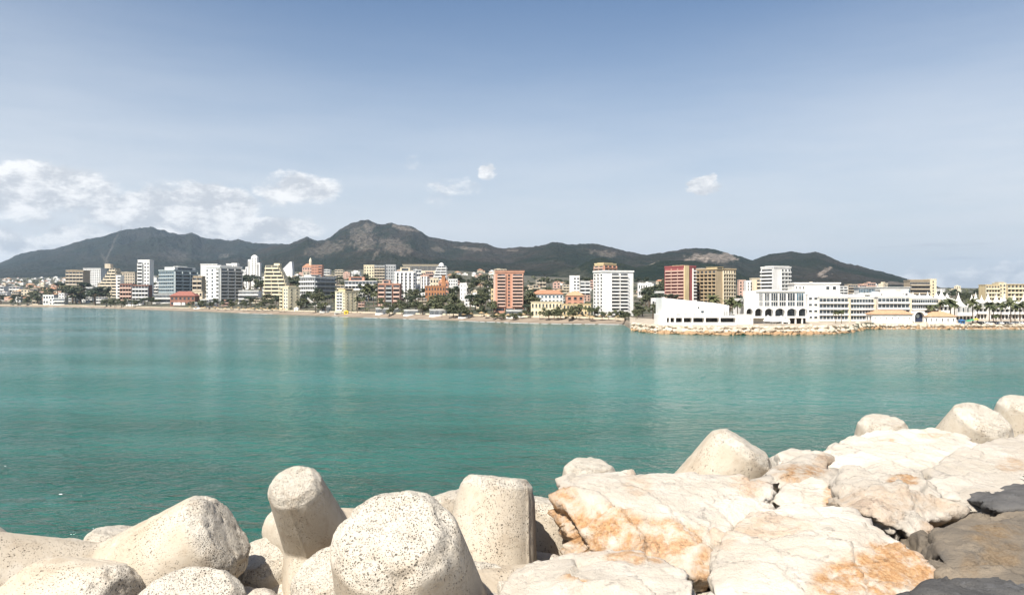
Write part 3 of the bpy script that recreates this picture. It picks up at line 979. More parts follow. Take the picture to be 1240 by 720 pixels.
k = r.location.y / 1000.0; mb = MB(); zt = EYE + (HZ - 334) * k - r.location.z
mb.box(4 * k, 8 * k, -0.6 * k, 3 * k, -1, zt); mb.box(3.6 * k, 8.4 * k, -1 * k, 3.4 * k, zt + .002, zt + 0.6 * k); mb.build('tower', M['orange'], r)
block('wide orange building with a pale flat roof among trees', 515, 0, 24, 346.5, 366, M['orange'], right=[('win', 3, 7)], depth=10, roofmat=M['cream'])
block('small bright white block alone among dark trees', 557, 0, 8, 343, 364, W_, right=[('win', 4, 2, {'ww': 0.25, 'wh': 0.3})], depth=7)
block('white block with one pale upper storey behind the orange building', 543, 0, 11, 338, 354, M['white2'], right=[('win', 4, 4)], depth=7)
block('small yellow house leaning on the salmon tower', 594.5, 0, 6, 350, 372, M['yellow'], right=[('win', 4, 2)], depth=8, name='house', cat='house')
# ---- salmon tower
block('tall salmon orange tower with balconies either side of a window column', 600, 0, 34, 330, 379, M['salmon'], right=[('bal', 10, 1, {'span': (0.06, 0.36), 'mat': M['salmon2'], 'v0': 0.16}), ('win', 10, 1, {'span': (0.40, 0.56), 'v0': 0.16, 'ww': 0.45}),
      ('bal', 10, 1, {'span': (0.60, 0.98), 'mat': M['salmon2'], 'v0': 0.16, 'depth': 0.75}), ('bal', 1, 3, {'v0': 0.0, 'v1': 0.13})], left=[('bal', 10, 2, {'mat': M['salmon2']})], depth=18, cat='tower block', name='tower_block',
      pent=((-0.02, 1.03, -0.03, 0.9, 2.2, M['salmon']),))
r = villa('blue white villa with a long orange tiled roof', 645, 37, 351, 368, M['white2'], M['tile'], 2, 8, 0.35, 0.30, 'villa', 'villa', glass=M['blueglass'])
block('long pale yellow seafront building with two rows of windows, left wing', 643, 0, 38, 365.5, 384, M['paleyellow'], right=[('win', 2, 9, {'ww': 0.45})], depth=10, roofmat=M['tile2'])
block('lower yellow right wing of the long pale yellow seafront building', 681.5, 0, 34, 368, 383, M['yellow'], right=[('win', 2, 8, {'mat': M['paleyellow']})], depth=9, roofmat=M['tile2'])
villa('terracotta house with one white wall above the yellow seafront wing', 686, 21, 352.5, 372, M['salmon'], M['tile2'], 2, 3)
block('white tower with a blank left strip on the slope left of the white seafront tower', 690, 0, 12, 334.5, 364, W_, right=[('win', 7, 2, {'span': (0.35, 1.0), 'ww': 0.6})], depth=9)
block('white balcony block just right of the small white tower', 702.5, 0, 12, 341, 364, M['white2'], right=[('bal', 5, 2)], depth=9)
block('tower with red and yellow upper storeys rising behind the white seafront tower', 731, 10, 17, 320, 366, M['yellow'], left=[('bal', 12, 2, {'mat': M['salmon2']})], right=[('bal', 12, 3, {'mat': M['salmon']})], a=46, cat='tower block', name='tower_block',
      pent=((0.1, 0.8, 0.1, 0.8, 2, M['yellow']),))
block('tall white seafront tower, small windows on one face and balconies on the other', 730.5, 9.5, 38.5, 329, 383, W_, left=[('win', 12, 3, {'ww': 0.5, 'wh': 0.45})],
      right=[('bal', 12, 2, {'span': (0.25, 0.83), 'mat': W_, 'depth': 0.5, 'fin': False})], a=70, cat='tower block', name='tower_block')
block('white house with two storeys in the trees right of the white seafront tower', 773, 0, 11, 343, 360, W_, right=[('win', 2, 4)], depth=8, name='house', cat='house')
block('white terraced house just left of the red tower', 794, 0, 16, 353, 369, W_, right=[('band', 2, 3)], depth=9, name='house', cat='house')
block('small white house with a dark doorway behind the beach club', 789, 0, 8, 361, 377, W_, right=[('win', 1, 2)], depth=6, name='house', cat='house')
r = block('crimson tower with white balcony bands and a yellow corner strip', 829, 19, 16, 323, 374, M['red'], left=[('bal', 12, 3, {'mat': M['salmon2'], 'span': (0.06, 1), 'depth': 0.4, 'fin': False, 'glass': M['red']})],
          right=[('bal', 12, 1, {'mat': W_, 'span': (0.68, 1), 'fin': False})], a=56, cat='tower block', name='tower_block', pent=((0.0, 0.5, 0.1, 0.6, 1.8, M['yellow']),))
k = r.location.y / 1000.0; mb = MB(); mb.box(-0.6, 6.2 * k, -0.9, -0.005, 0, EYE + (HZ - 321.5) * k - r.location.z); mb.build('corner_strip', M['yellow'], r)
block('ochre hotel with a deep grid of square loggias on both faces', 868, 25, 28, 326, 374, M['ochre'], left=[('grid', 10, 7, {'mat': M['ochre'], 'depth': 0.45})], right=[('grid', 10, 5, {'span': (0.30, 0.94), 'mat': M['cream'], 'depth': 0.45})],
      a=57, cat='hotel', name='hotel', pent=((-0.03, 0.3, -0.02, 0.35, 2.6, M['yellow']), (0.1, 0.25, 0.6, 0.8, 2.0, M['white2'])))
block('pink beige block peeping out right of the ochre hotel', 895, 0, 8, 339.5, 364, M['salmon2'], right=[('win', 6, 2)], depth=8)
block('narrow white and grey block between ochre hotel and cream block', 903, 0, 7, 340.5, 366, W_, right=[('stripes', 6, 2)], depth=8)
block('cream block with dark balconies left of the white glazed tower', 910.5, 0, 18, 337.5, 366, M['cream'], right=[('bal', 6, 1, {'span': (0.30, 0.55)}), ('bal', 6, 2, {'span': (0.58, 1.0), 'mat': M['white2']})], depth=10)
block('white tower with a blank middle strip and glazed balconies', 937, 10, 25, 324, 370, W_, left=[('bal', 10, 1, {'fin': False})], right=[('bal', 9, 3, {'span': (0.40, 0.98), 'depth': 0.4, 'mat': M['white2'], 'fin': False})], a=62, cat='tower block', name='tower_block', pent=((0.1, 0.98, 0.1, 0.8, 2.2, W_),))

# ================================================================== harbour side
def spot(px, Y, z=None):
    return Vector(((px - 620) / 1000.0 * Y, Y, ground(px, Y) if z is None else z))


def arch_panel(mb, x0, x1, spring, rad_h, top, y0, y1, mi=0, seg=9):
    """a wall panel with an arched opening between x0 and x1"""
    pts = [(x0, top), (x1, top), (x1, spring)] if False else None
    cx, rx = (x0 + x1) / 2, (x1 - x0) / 2
    arc = [(cx + rx * math.cos(math.pi * q / seg), spring + rad_h * math.sin(math.pi * q / seg)) for q in range(seg + 1)]
    for (ax, az), (bx, bz) in zip(arc, arc[1:]):
        mb.slabxz([(bx, bz), (ax, az), (ax, top), (bx, top)], y0, y1, mi)


# ---- beach club on the breakwater
def beach_club():
    Y = 352.0; k = Y / 1000.0
    p = spot(798, Y); X = lambda c: (c - 798) * k; Z = lambda r: EYE + (HZ - r) * k - p.z
    r = empty('beach_club', p, 0, 'white beach club with a long blank sloping wall on the rocky breakwater', 'beach club')
    mb = MB(); mb.slabxz([(X(804), -3), (X(886), -3), (X(886), Z(370)), (X(870), Z(367)), (X(804), Z(360.3))], 4.0, 20.0); mb.build('wall', W_, r)
    mb = MB(); mb.box(X(798), X(806), 0.5, 12, -3, Z(380)); mb.build('wing', W_, r)
    mb = MB(); mb.box(X(806.02), X(892), 0.0, 3.99, Z(384.6), Z(382.5)); mb.box(X(806.02), X(892), 0, 3.99, -3, Z(390.2))
    for c in (806.1, 810.5, 817, 826.5, 838, 853, 871):
        mb.box(X(c), X(c) + 0.5, 0.02, 3.98, Z(390.2) + .002, Z(384.6) - .002)
    mb.box(X(891), X(892), 0.02, 3.98, Z(390.2) + .002, Z(384.6) - .002)
    mb.build('lower_gallery', W_, r)
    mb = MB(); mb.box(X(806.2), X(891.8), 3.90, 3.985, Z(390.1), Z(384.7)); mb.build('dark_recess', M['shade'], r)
    for a, b in ((821, 826), (830, 838), (841, 851), (857, 866)):
        mb = MB()
        for q in range(5):
            xx = X(a) + (X(b) - X(a)) * q / 5.0
            mb.box(xx, xx + (X(b) - X(a)) * 0.13, 3.8, 3.995, Z(382.3), Z(379.2))
        mb.build('vent', M['grey'], r)
    for a, b, t, u in ((847.5, 849.5, 371.5, 373.5), (851.5, 855, 376.2, 379), (858.5, 859.6, 377, 378), (863.5, 864.6, 377, 378)):
        mb = MB(); mb.box(X(a), X(b), 3.92, 3.995, Z(u), Z(t)); mb.build('window', G_, r)
    mb = MB()
    for c in (874, 877.5, 880.5, 883.5): mb.box(X(c), X(c + 1.3), 3.0, 3.99, Z(382), Z(369.5))
    mb.build('pilaster', M['white2'], r)
    for c in range(7):
        mb = MB(); mb.box(X(876 + c * 1.7), X(876.6 + c * 1.7), 0.8, 1.0, Z(382.48), Z(377.5)); mb.build('mast', M['metal'], r)
    return r


beach_club()
block('white walled terrace between the beach club and the arcaded building', 890, 0, 22, 381, 392, W_, Y=356, depth=24, right=[('win', 1, 3, {'ww': 0.1, 'wh': 0.2})], name='terrace_wall', cat='terrace')


def arcade_house():
    Y = 366.0; k = Y / 1000.0
    p = spot(904, Y); X = lambda c: (c - 904) * k; Z = lambda r: EYE + (HZ - r) * k - p.z
    r = empty('arcade_building', p, 0, 'white building with six dark arches under two rows of large windows', 'building')
    mb = MB(); mb.box(X(918), X(978), 3.0, 24, Z(372), Z(351.5)); mb.box(X(917.5), X(978.5), 2.4, 2.99, Z(353), Z(351.2)); mb.box(X(904), X(917.98), 3, 20, Z(372), Z(361))
    mb.box(X(904), X(980), 5.0, 22, -3, Z(372.02)); mb.build('wall', W_, r)
    for a, b in ((921.5, 926), (928, 934.5), (936, 944.5), (946, 954.5), (956, 965.5), (967, 976)):
        for t, u in ((355, 364), (365.3, 370.5)):
            mb = MB(); mb.box(X(a), X(b), 2.9, 2.995, Z(u), Z(t), 1)
            n = 3
            for q in range(n + 1):
                xx = X(a) + (X(b) - X(a) - 0.12) * q / n; mb.box(xx, xx + 0.12, 2.75, 2.899, Z(u), Z(t))
            mb.build('window', [W_, M['blueglass'] if a == 967 and t == 355 else G_], r)
    mb = MB()
    bays = ((905, 913), (915.5, 925), (927.5, 938), (940, 952), (954.5, 966.5), (968.5, 979.5))
    last = X(903)
    for a, b in bays:
        mb.box(last, X(a), 1.5, 3.2, Z(384), Z(372.6)); last = X(b)
        arch_panel(mb, X(a), X(b), Z(377.6), 4.2 * k, Z(372.6), 1.5, 3.2)
    mb.box(last, X(980.5), 1.5, 3.2, Z(384), Z(372.6)); mb.box(X(903), X(980.5), 1.4, 4.9, Z(372.59), Z(372.03))
    mb.build('arcade', W_, r)
    for a, b in bays:
        mb = MB(); mb.box(X(a), X(b), 4.9, 4.99, Z(383.9), Z(373))
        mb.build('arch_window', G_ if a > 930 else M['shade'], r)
    mb = MB(); mb.box(X(903), X(980.5), 0.0, 4.98, Z(385), Z(384.02)); mb.box(X(903), X(980.5), 0.0, 0.15, Z(384), Z(382.6)); mb.build('balcony', M['white2'], r)
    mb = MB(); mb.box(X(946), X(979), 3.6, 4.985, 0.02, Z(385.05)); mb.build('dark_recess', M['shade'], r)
    for c in (947, 955, 963, 971):
        mb = MB(); mb.box(X(c), X(c) + 0.6, 0.3, 1.0, 0, Z(385.02)); mb.build('post', W_, r)
    return r


arcade_house()
# white sails and parasols on the terrace in front of the arcade
for i, (c, t, hw) in enumerate(((930, 381, 5), (938, 383, 4.5), (946, 381.5, 6), (953, 384, 4.5))):
    Y = 350 + (i % 2) * 4; k = Y / 1000.0; p = spot(c, Y)
    lab = ('white tent awning on the terrace below the second arch', 'low white tent awning below the third arch', 'widest white tent awning on the terrace below the fourth arch', 'low white tent awning below the fifth arch')[i]
    r = empty('tent_awning', p, 0.3 * i, lab, 'awning', 'white awnings on the breakwater terrace')
    h = EYE + (HZ - t) * k - p.z; w = hw * k
    mb = MB(); q = [(-w, -w * .6, h * .45), (w, -w * .6, h * .45), (w, w * .6, h * .45), (-w, w * .6, h * .45)]
    for a, b in zip(q, q[1:] + q[:1]): mb.face([a, b, (0, 0, h)])
    for a, b in zip(q, q[1:] + q[:1]): mb.face([(a[0], a[1], a[2] - .3), (b[0], b[1], b[2] - .3), b, a])
    mb.build('canopy', W_, r)
    for s in q:
        mb = MB(); mb.tube([(s[0] * .97, s[1] * .97, 0), (s[0] * .97, s[1] * .97, h * .45)], [.07, .07], 6); mb.build('post', M['metal'], r)

bandw = {'mat': W_, 'depth': 0.28}
block('stepped white block rising behind the arcaded building', 962, 0, 55, 343.5, 392, W_, Y=420, depth=24, right=[('win', 6, 3, {'span': (0.0, 0.24), 'ww': 0.4, 'wh': 0.3}), ('win', 5, 2, {'span': (0.66, 0.95), 'ww': 0.5, 'wh': 0.45})], pent=((0.3, 0.55, .2, .7, -0.6, W_),))
block('white block with scattered windows left of the long white marina terraces', 978, 0, 13, 357, 392, W_, Y=404, depth=14, right=[('win', 4, 2, {'ww': 0.6, 'wh': 0.35})])
names = ('first', 'second', 'third', 'fourth')
for i, (a, b, t, hi) in enumerate(((992, 1027, 359.5, 4), (1030, 1058, 360.5, 4), (1063, 1101, 359.5, 4), (1104, 1136, 361, 4))):
    lab = ('white marina terrace with dark ribbon windows next to the arcaded building', 'white marina terrace with ribbon windows between two tan piers',
           'white marina terrace rising behind the orange roofed boathouse', 'shaded white marina terrace above the dark blue arch')[i]
    r = block(lab, a, 0, b - a, t, 392, W_, Y=402, depth=26, right=[('band', 4, 2 if i != 3 else 3, bandw)], cat='terrace', name='marina_terrace', group='white marina terraces')
    k = 0.402; H = EYE + (HZ - t) * k - r.location.z
    mb = MB(); mb.box((b - a) * k + 0.02, (b - a + 2.4) * k, -0.5, 2.0, -3, H - 0.6); mb.build('pier', M['cream'], r)
    rng = random.Random(i)
    for q in range(5):
        x0 = (b - a) * k * (q / 5.0); ww = (b - a) * k * 0.17; hh = rng.uniform(0.4, 1.6)
        mb = MB(); mb.slabxz([(x0, H + .16), (x0 + ww, H + .16), (x0 + ww, H + hh), (x0 + ww * .5, H + hh + rng.uniform(.2, 1.2)), (x0, H + hh)], 3.0 + q * .4, 9); mb.build('roof_room', W_, r)
block('long low grey blue roofed hall behind the white marina terraces', 1040, 0, 62, 348, 366, M['white2'], depth=14, right=[('band', 2, 8, {'glass': M['blueglass']})], roofmat=M['bluegrey'], name='hall', cat='hall')
block('white upper terrace block over the second marina terrace', 1066, 0, 34, 351, 368, W_, Y=470, depth=14, right=[('win', 2, 7, {'ww': 0.6})])
r = villa('white boathouse with a long orange tiled roof on the quay', 1056, 49, 376.8, 392, W_, M['tile2'], 1, 7, 0.34, 0.34, 'boathouse', 'boathouse', chimney=False, ww=0.14, wh=0.22)
r.location = spot(1056, 391); r.scale = (0.391 / (on_ground(1056, 392).y / 1000),) * 3
r = villa('small white quay house with a tan hip roof and a row of little windows', 1124, 34, 377.5, 392, W_, M['tile2'], 1, 5, 0.6, 0.42, 'house', 'house', chimney=False, ww=0.22, wh=0.4)
r.location = spot(1124, 391); r.scale = (0.391 / (on_ground(1124, 392).y / 1000),) * 3
# dark blue arched gate
p = spot(1105, 394); k = .394
r = empty('arched_gate', p, 0, 'dark blue arched gateway between the two tile roofed quay houses', 'gateway')
mb = MB(); mb.box(0, 3 * k, 0, 4, -2, 11 * k); mb.box(14.5 * k, 18 * k, 0, 4, -2, 11 * k); arch_panel(mb, 3 * k, 14.5 * k, 7 * k, 5.5 * k, 13.5 * k, 0, 4); mb.build('wall', W_, r)
mb = MB(); mb.box(3 * k, 14.5 * k, 2, 2.2, -.5, 13 * k); mb.build('gate_leaf', M['navy'], r)
mb = MB(); mb.tube([(8.5 * k, 1.95, 7.5 * k), (8.5 * k, 1.7, 7.5 * k)], [2.2 * k, 2.2 * k], 12); mb.build('round_sign', M['bluegrey'], r)
block('beige hotel on the rise with a bright cream end', 1102, 0, 24, 340, 366, M['tan'], depth=16, right=[('band', 5, 6, {'mat': M['beige']})], cat='hotel', name='hotel', pent=((0.1, 0.9, 0.2, 0.7, 1.6, M['beige']),))
block('bright cream stair end of the beige hotel on the rise', 1126, 0, 8, 338.5, 366, M['paleyellow'], depth=16, right=[('win', 7, 1, {'ww': 0.2})], name='stair_tower')
block('yellow apartment block on the horizon, its left lower wing', 1193, 0, 17, 345, 366, M['yellow'], depth=14, right=[('bal', 4, 5, {'mat': M['paleyellow']})])
block('tallest yellow apartment block behind the palms', 1209.5, 0, 9, 343, 366, M['paleyellow'], depth=14, right=[('win', 5, 2)], pent=((0.1, 0.9, 0.2, 0.7, 1.4, M['yellow']),))
block('long yellow apartment wing running out of the picture behind the palms', 1219, 0, 50, 344.5, 366, M['yellow'], depth=14, right=[('bal', 4, 11, {'mat': M['paleyellow']})])


# ---- marina pavilions with peaked roofs
def peaked_roof(r, x, y, z, w, h, mat):
    mb = MB()
    prof = [(1.0, 0), (0.62, 0.16), (0.36, 0.36), (0.16, 0.62), (0.05, 0.85), (0.03, 1.0)]
    ring = []
    for f, t in prof:
        ring.append([(x + w * f * math.cos(a), y + w * f * math.sin(a), z + h * t) for a in [2 * math.pi * q / 8 + math.pi / 8 for q in range(8)]])
    for a, b in zip(ring, ring[1:]):
        for q in range(8): mb.face([a[q], a[(q + 1) % 8], b[(q + 1) % 8], b[q]])
    mb.face(ring[-1]); mb.face(ring[0][::-1])
    return mb.build('roof', mat, r)


def marina_block(label, px, w, top, Y, peaks, floors=2, wall=None, depth=14):
    r = block(label, px, 0, w, top, 392, wall or W_, Y=Y, depth=depth, right=[('bal', floors, max(3, int(w / 5)), {'v0': 0.34, 'mat': M['white2']}), ('win', 1, max(3, int(w / 4)), {'v0': 0.0, 'v1': 0.33, 'ww': 0.7, 'wh': 0.75, 'glass': M['shade']})],
              cat='marina building', name='marina_building', group='white marina buildings with peaked roofs')
    k = Y / 1000.0; H = EYE + (HZ - top) * k - r.location.z
    for c, t, hw in peaks: peaked_roof(r, (c - px) * k, 5.0, H + 0.02, hw * k, (top - t) * k, W_)
    return r


marina_block('white marina building with three low tent peaks behind the beige tiled quay house', 1136, 20, 362, 430, ((1140, 353, 6), (1146, 349.5, 7), (1153, 354, 5)))
marina_block('white marina pavilion with one tall needle peak left of the palms', 1157, 22, 371, 424, ((1167, 354, 9.5),), 1)
marina_block('cream white marina building with a cluster of small peaks behind the first palm', 1179, 20, 366, 440, ((1183, 356, 5), (1188, 353.5, 6), (1195, 357, 5)))
marina_block('white marina building with three pointed peaks in the palm row', 1199, 22, 367, 436, ((1203, 353.5, 6), (1213, 354.5, 6), (1219, 358, 4)))
marina_block('cream marina building with rounded peaks at the end of the palm row', 1221, 32, 367, 440, ((1223, 355, 6), (1235, 356, 7), (1247, 354, 6)))
marina_block('white tent roofed marina hall beneath the beige hotel', 1106, 29, 362.5, 445, ((1111, 353, 5), (1119, 354, 6), (1129, 353, 6)))


# ---- quay: cars, kiosks
def lathe_wheel(mb, x, y, z, r, w):
    mb.tube([(x, y - w / 2, z), (x, y + w / 2, z)], [r, r], 12)


def make_car(label, col, lamp):
    r = empty('parked_car', (0, 0, 0), 0, label, 'car', 'cars parked along the harbour quay')
    mb = MB()
    mb.slabxz([(-2.1, .28), (2.1, .28), (2.15, .62), (1.9, .85), (1.0, .95), (.45, 1.42), (-1.25, 1.45), (-1.85, .98), (-2.1, .9)], -.85, .85)
    mb.build('body', col, r)
    mb = MB(); mb.slabxz([(.86, .96), (.40, 1.36), (-1.18, 1.39), (-1.66, .98)], -.865, .865); mb.build('side_window', G_, r)
    mb = MB(); mb.face([(1.0, -.7, .98), (1.0, .7, .98), (.50, .65, 1.40), (.50, -.65, 1.40)]); mb.build('windscreen', G_, r)
    for x in (-1.3, 1.3):
        for y in (-.78, .78):
            mb = MB(); lathe_wheel(mb, x, y, .32, .32, .22); w = mb.build('wheel', M['rubber'], r)
            mb = MB(); lathe_wheel(mb, x, y, .32, .18, .235); mb.build('rim', M['metal'], w)
    for y in (-.62, .62):
        mb = MB(); mb.box(2.08, 2.17, y - .16, y + .16, .60, .74); mb.build('headlight', W_, r)
    return r


car_cols = {'white': W_, 'black': M['rubber'], 'grey': M['darkgrey'], 'blue': M['navy'], 'silver': M['metal']}
protos = {}
for i, (c, px, rz) in enumerate((('black', 1187, -1.4), ('white', 1193, -1.5), ('grey', 1198.5, -1.45), ('blue', 1204.5, -1.5), ('white', 1211, -1.6), ('black', 1217, -1.5), ('silver', 1222.5, -1.4), ('grey', 1229, -1.55), ('white', 1235, -1.5), ('blue', 1241, -1.5))):
    near = ('beside the green parasol', 'second from the green parasol', 'under the second palm', 'behind the tall palm trunk', 'midway along the quay', 'next to the white car midway along the quay', 'between black and grey cars', 'left of the last white car', 'near the picture edge', 'at the picture edge')[i]
    lab = '%s car parked on the quay %s' % (c, near)
    if c not in protos: protos[c] = r = make_car(lab, car_cols[c], None)
    else: r = copy_tree(protos[c]); r['label'] = lab
    r.location = spot(px, 390); r.rotation_euler.z = rz
# kiosk and parasols
p = spot(1163, 390); r = empty('kiosk', p, 0, 'blue kiosk on the quay right of the tan roofed house', 'kiosk')
mb = MB(); mb.box(0, 2.2, 0, 2.0, -.3, 1.7); mb.build('wall', M['blue'], r)
mb = MB(); mb.hip(0, 2.2, 0, 2.0, 1.704, .5, .2); mb.build('roof', M['blue'], r)
mb = MB(); mb.box(.4, 1.8, -.06, -.003, .8, 1.4); mb.build('window', G_, r)
for i, (c, m, lab) in enumerate(((1172.5, 'green', 'green parasol on the quay beside the blue kiosk'), (1177, 'green', 'second green parasol, between blue kiosk and yellow parasol'), (1182, 'brightyellow', 'yellow parasol on the quay left of the parked cars'))):
    r = empty('parasol', spot(c, 389 + i), 0, lab, 'parasol', 'parasols on the quay')
    mb = MB(); mb.tube([(0, 0, 0), (0, 0, 2.6)], [.05, .04], 6); mb.build('pole', M['metal'], r)
    mb = MB(); ring = [(1.5 * math.cos(q * math.pi / 4), 1.5 * math.sin(q * math.pi / 4), 1.9) for q in range(8)]
    for q in range(8): mb.face([ring[q], ring[(q + 1) % 8], (0, 0, 2.7)]); mb.face([(0, 0, 2.55), ring[(q + 1) % 8], ring[q]])
    mb.build('canopy', M[m], r)

# ================================================================== beach strip
def low_bar(label, px, w, top, base, wall=None, roof=None, col=5):
    return block(label, px, 0, w, top, base, wall or W_, depth=7, right=[('band', 1, col, {'depth': 0.5})], cat='beach bar', name='beach_bar', roofmat=roof)


low_bar('white beach bar with a curved pale end under the salmon pink block', 455, 27, 373, 381.5)
low_bar('long white beach terrace beyond the palms', 489, 17, 375, 383)
low_bar('white beach pavilion behind dark palms', 520, 30, 374.5, 384)
low_bar('flat white beach terrace with shaded front left of salmon tower', 555, 16, 377, 386)
low_bar('white parasol roofed terrace in front of the salmon tower', 613, 24, 375, 386, M['white2'])
low_bar('grey white beach cafe below the white grid block', 388, 12, 370, 379, M['white2'], None, 3)
low_bar('low white cafe terrace in front of the white hotel', 236, 26, 366, 374.5, M['white2'])
low_bar('white garden wall pavilion below the right brick red terrace', 154, 18, 363, 370.5)
p = on_ground(356, 377); k = p.y / 1000.0; r = empty('kiosk', p, 0, 'white pointed kiosk on the sand by the left pale yellow block', 'kiosk')
mb = MB(); mb.box(0, 5 * k, 0, 4 * k, -1, 3 * k); mb.build('wall', W_, r); mb = MB(); mb.hip(0, 5 * k, 0, 4 * k, 3 * k + .004, 2 * k, .3); mb.build('roof', W_, r); mb = MB(); mb.box(1.5 * k, 3 * k, -.05, -.003, 0, 2 * k); mb.build('door', M['shade'], r)
p = on_ground(405, 381.3); k = p.y / 1000.0; r = empty('kiosk', p, 0, 'flat white kiosk on the sand left of the yellow hut', 'kiosk')
mb = MB(); mb.box(0, 8 * k, 0, 4 * k, -1, 2.6 * k); mb.build('wall', W_, r); mb = MB(); mb.box(-.4 * k, 8.4 * k, -1 * k, 4 * k, 2.6 * k + .004, 3 * k); mb.build('roof', W_, r); mb = MB(); mb.box(1 * k, 7 * k, -.05, -.003, 1 * k, 2 * k); mb.build('hatch', M['shade'], r)
p = on_ground(416.5, 381); k = p.y / 1000.0; r = empty('lifeguard_hut', p, 0, 'bright yellow lifeguard hut on the beach', 'hut')
mb = MB(); mb.box(0, 5 * k, 0, 4 * k, .8 * k, 3.6 * k); mb.build('wall', M['brightyellow'], r); mb = MB(); mb.hip(0, 5 * k, 0, 4 * k, 3.6 * k + .004, 1.4 * k, .3); mb.build('roof', M['brightyellow'], r)
for x in (.2, 4.3):
    for y in (.2, 3.3):
        mb = MB(); mb.box(x * k, (x + .4) * k, y * k, (y + .4) * k, -1, .8 * k - .004); mb.build('stilt', M['brightyellow'], r)
mb = MB(); mb.box(1.5 * k, 3.5 * k, -.05, -.003, 1.8 * k, 3 * k); mb.build('window', G_, r)
# zigzag ramp down to the beach
p = on_ground(372, 373); k = p.y / 1000.0; r = empty('stairway', p, 0, 'pale concrete stairway slanting down to the beach between the two yellow blocks', 'stairway')
mb = MB(); mb.slabxz([(0, 11 * k), (1.5 * k, 11 * k), (14 * k, 1 * k), (14 * k, -2), (12 * k, -2)], 0, 4); mb.build('flight', M['concrete'], r)
mb = MB(); mb.slabxz([(0, 12 * k), (1.5 * k, 12 * k), (14 * k, 2 * k), (14 * k, 1.1 * k), (1.5 * k, 11.1 * k), (0, 11.1 * k)], -.3, -.05); mb.build('parapet', W_, r)


def sea_wall():
    mb = MB(); us = [-300 + 12 * i for i in range(89)]
    pts = []
    for u in us:
        Y = shore(u) + 23.5; pts.append(((u - 620) / 1000.0 * Y, Y, ground(u, Y)))
    for a, b in zip(pts, pts[1:]):
        for z0, z1, dy in ((-1.0, 1.1, 0.0),):
            q = [(a[0], a[1], a[2] + z0), (b[0], b[1], b[2] + z0), (b[0], b[1], b[2] + z1), (a[0], a[1], a[2] + z1)]
            mb.face(q); w = [(x, y + .6, z) for x, y, z in q]; mb.face(w[::-1]); mb.face([q[3], q[2], w[2], w[3]])
    tag(mb.build('sea_wall', M['cream']), 'low pale promenade wall running along the back of the beach', 'wall')


sea_wall()

# antenna masts on the far summit
for i, (px, t, b, lab) in enumerate(((147, 272.5, 283, 'tall thin antenna mast on the left shoulder of the far mountain'), (173.5, 274, 281, 'shorter antenna mast with a thick foot on the far summit'))):
    Y = 9800.0; k = Y / 1000.0
    r = empty('antenna_mast', ((px - 620) * k, Y, EYE + (HZ - b) * k), 0, lab, 'mast')
    mb = MB(); hh = (b - t) * k
    mb.tube([(0, 0, -10), (0, 0, hh * .5), (0, 0, hh)], [4.5 + 2 * i, 3.0, 1.2], 6); mb.build('mast_shaft', M['grey'], r)
    mb = MB(); mb.box(-14, 14, -8, 8, -14, 10 + 6 * i); mb.build('base_house', M['white2'], r)

# ================================================================== small houses of the hillside quarters
def house_mesh(kind, rng):
    mb = MB()
    w, d, h = rng.uniform(10, 15), rng.uniform(8, 11), rng.uniform(5, 8)
    if kind == 'flat':
        mb.box(-w / 2, w / 2, 0, d, -6, h); mb.box(-w / 2 - .2, w / 2 + .2, -.2, d + .2, h + .004, h + .7)
        if rng.random() < .6: mb.box(-w / 4, w / 6, d * .2, d * .7, h + .71, h + 3)
    elif kind == 'hip':
        mb.box(-w / 2, w / 2, 0, d, -6, h); mb.hip(-w / 2, w / 2, 0, d, h + .004, 2.6, .6, 2)
        if rng.random() < .7:
            mb.box(w / 2 + .01, w / 2 + 5, 1.5, d, -6, h * .55); mb.hip(w / 2 + .02, w / 2 + 5, 1.5, d, h * .55 + .004, 1.6, .4, 2)
    else:
        h *= 1.9
        mb.box(-w / 2, w / 2, 0, d, -6, h); mb.box(-w / 2 - .2, w / 2 + .2, -.2, .5, h + .004, h + .9); mb.box(-w / 5, w / 5, d * .3, d * .8, h + .004, h + 2.6)
    nf = max(1, int(h / 3.0)); nc = int(w / 3)
    for f in range(nf):
        for c in range(nc):
            if rng.random() < 0.88:
                x = -w / 2 + (c + .5) * w / nc; z = (f + .5) * h / nf; ww = rng.uniform(.6, 1.1)
                mb.box(x - ww, x + ww, -.06, -.003, z - .8, z + .75, 1)
                if rng.random() < .4: mb.box(x - ww - .3, x + ww + .3, -1.0, -.003, z - 1.15, z - .85, 0)
    for c in range(2): mb.box(-w / 2 - .06, -w / 2 - .003, d * (.2 + .4 * c), d * (.35 + .4 * c), h * .45, h * .45 + 1.3, 1)
    return mb


HOUSES = {}
rng = random.Random(11)
for wall in ('white', 'white2', 'cream', 'salmon2', 'tan', 'beige'):
    for kind in ('flat', 'hip', 'tall'):
        for v in range(2):
            roof = rng.choice(('tile', 'tile2'))
            HOUSES[(wall, kind, v)] = house_mesh(kind, rng).mesh('house', [M[wall], M['glass'], M[roof]])

WORD = {'white': 'white', 'white2': 'off white', 'cream': 'cream', 'salmon2': 'pale pink', 'tan': 'tan', 'beige': 'beige'}
KWORD = {'flat': 'flat roofed house', 'hip': 'tile roofed house', 'tall': 'narrow tall house'}


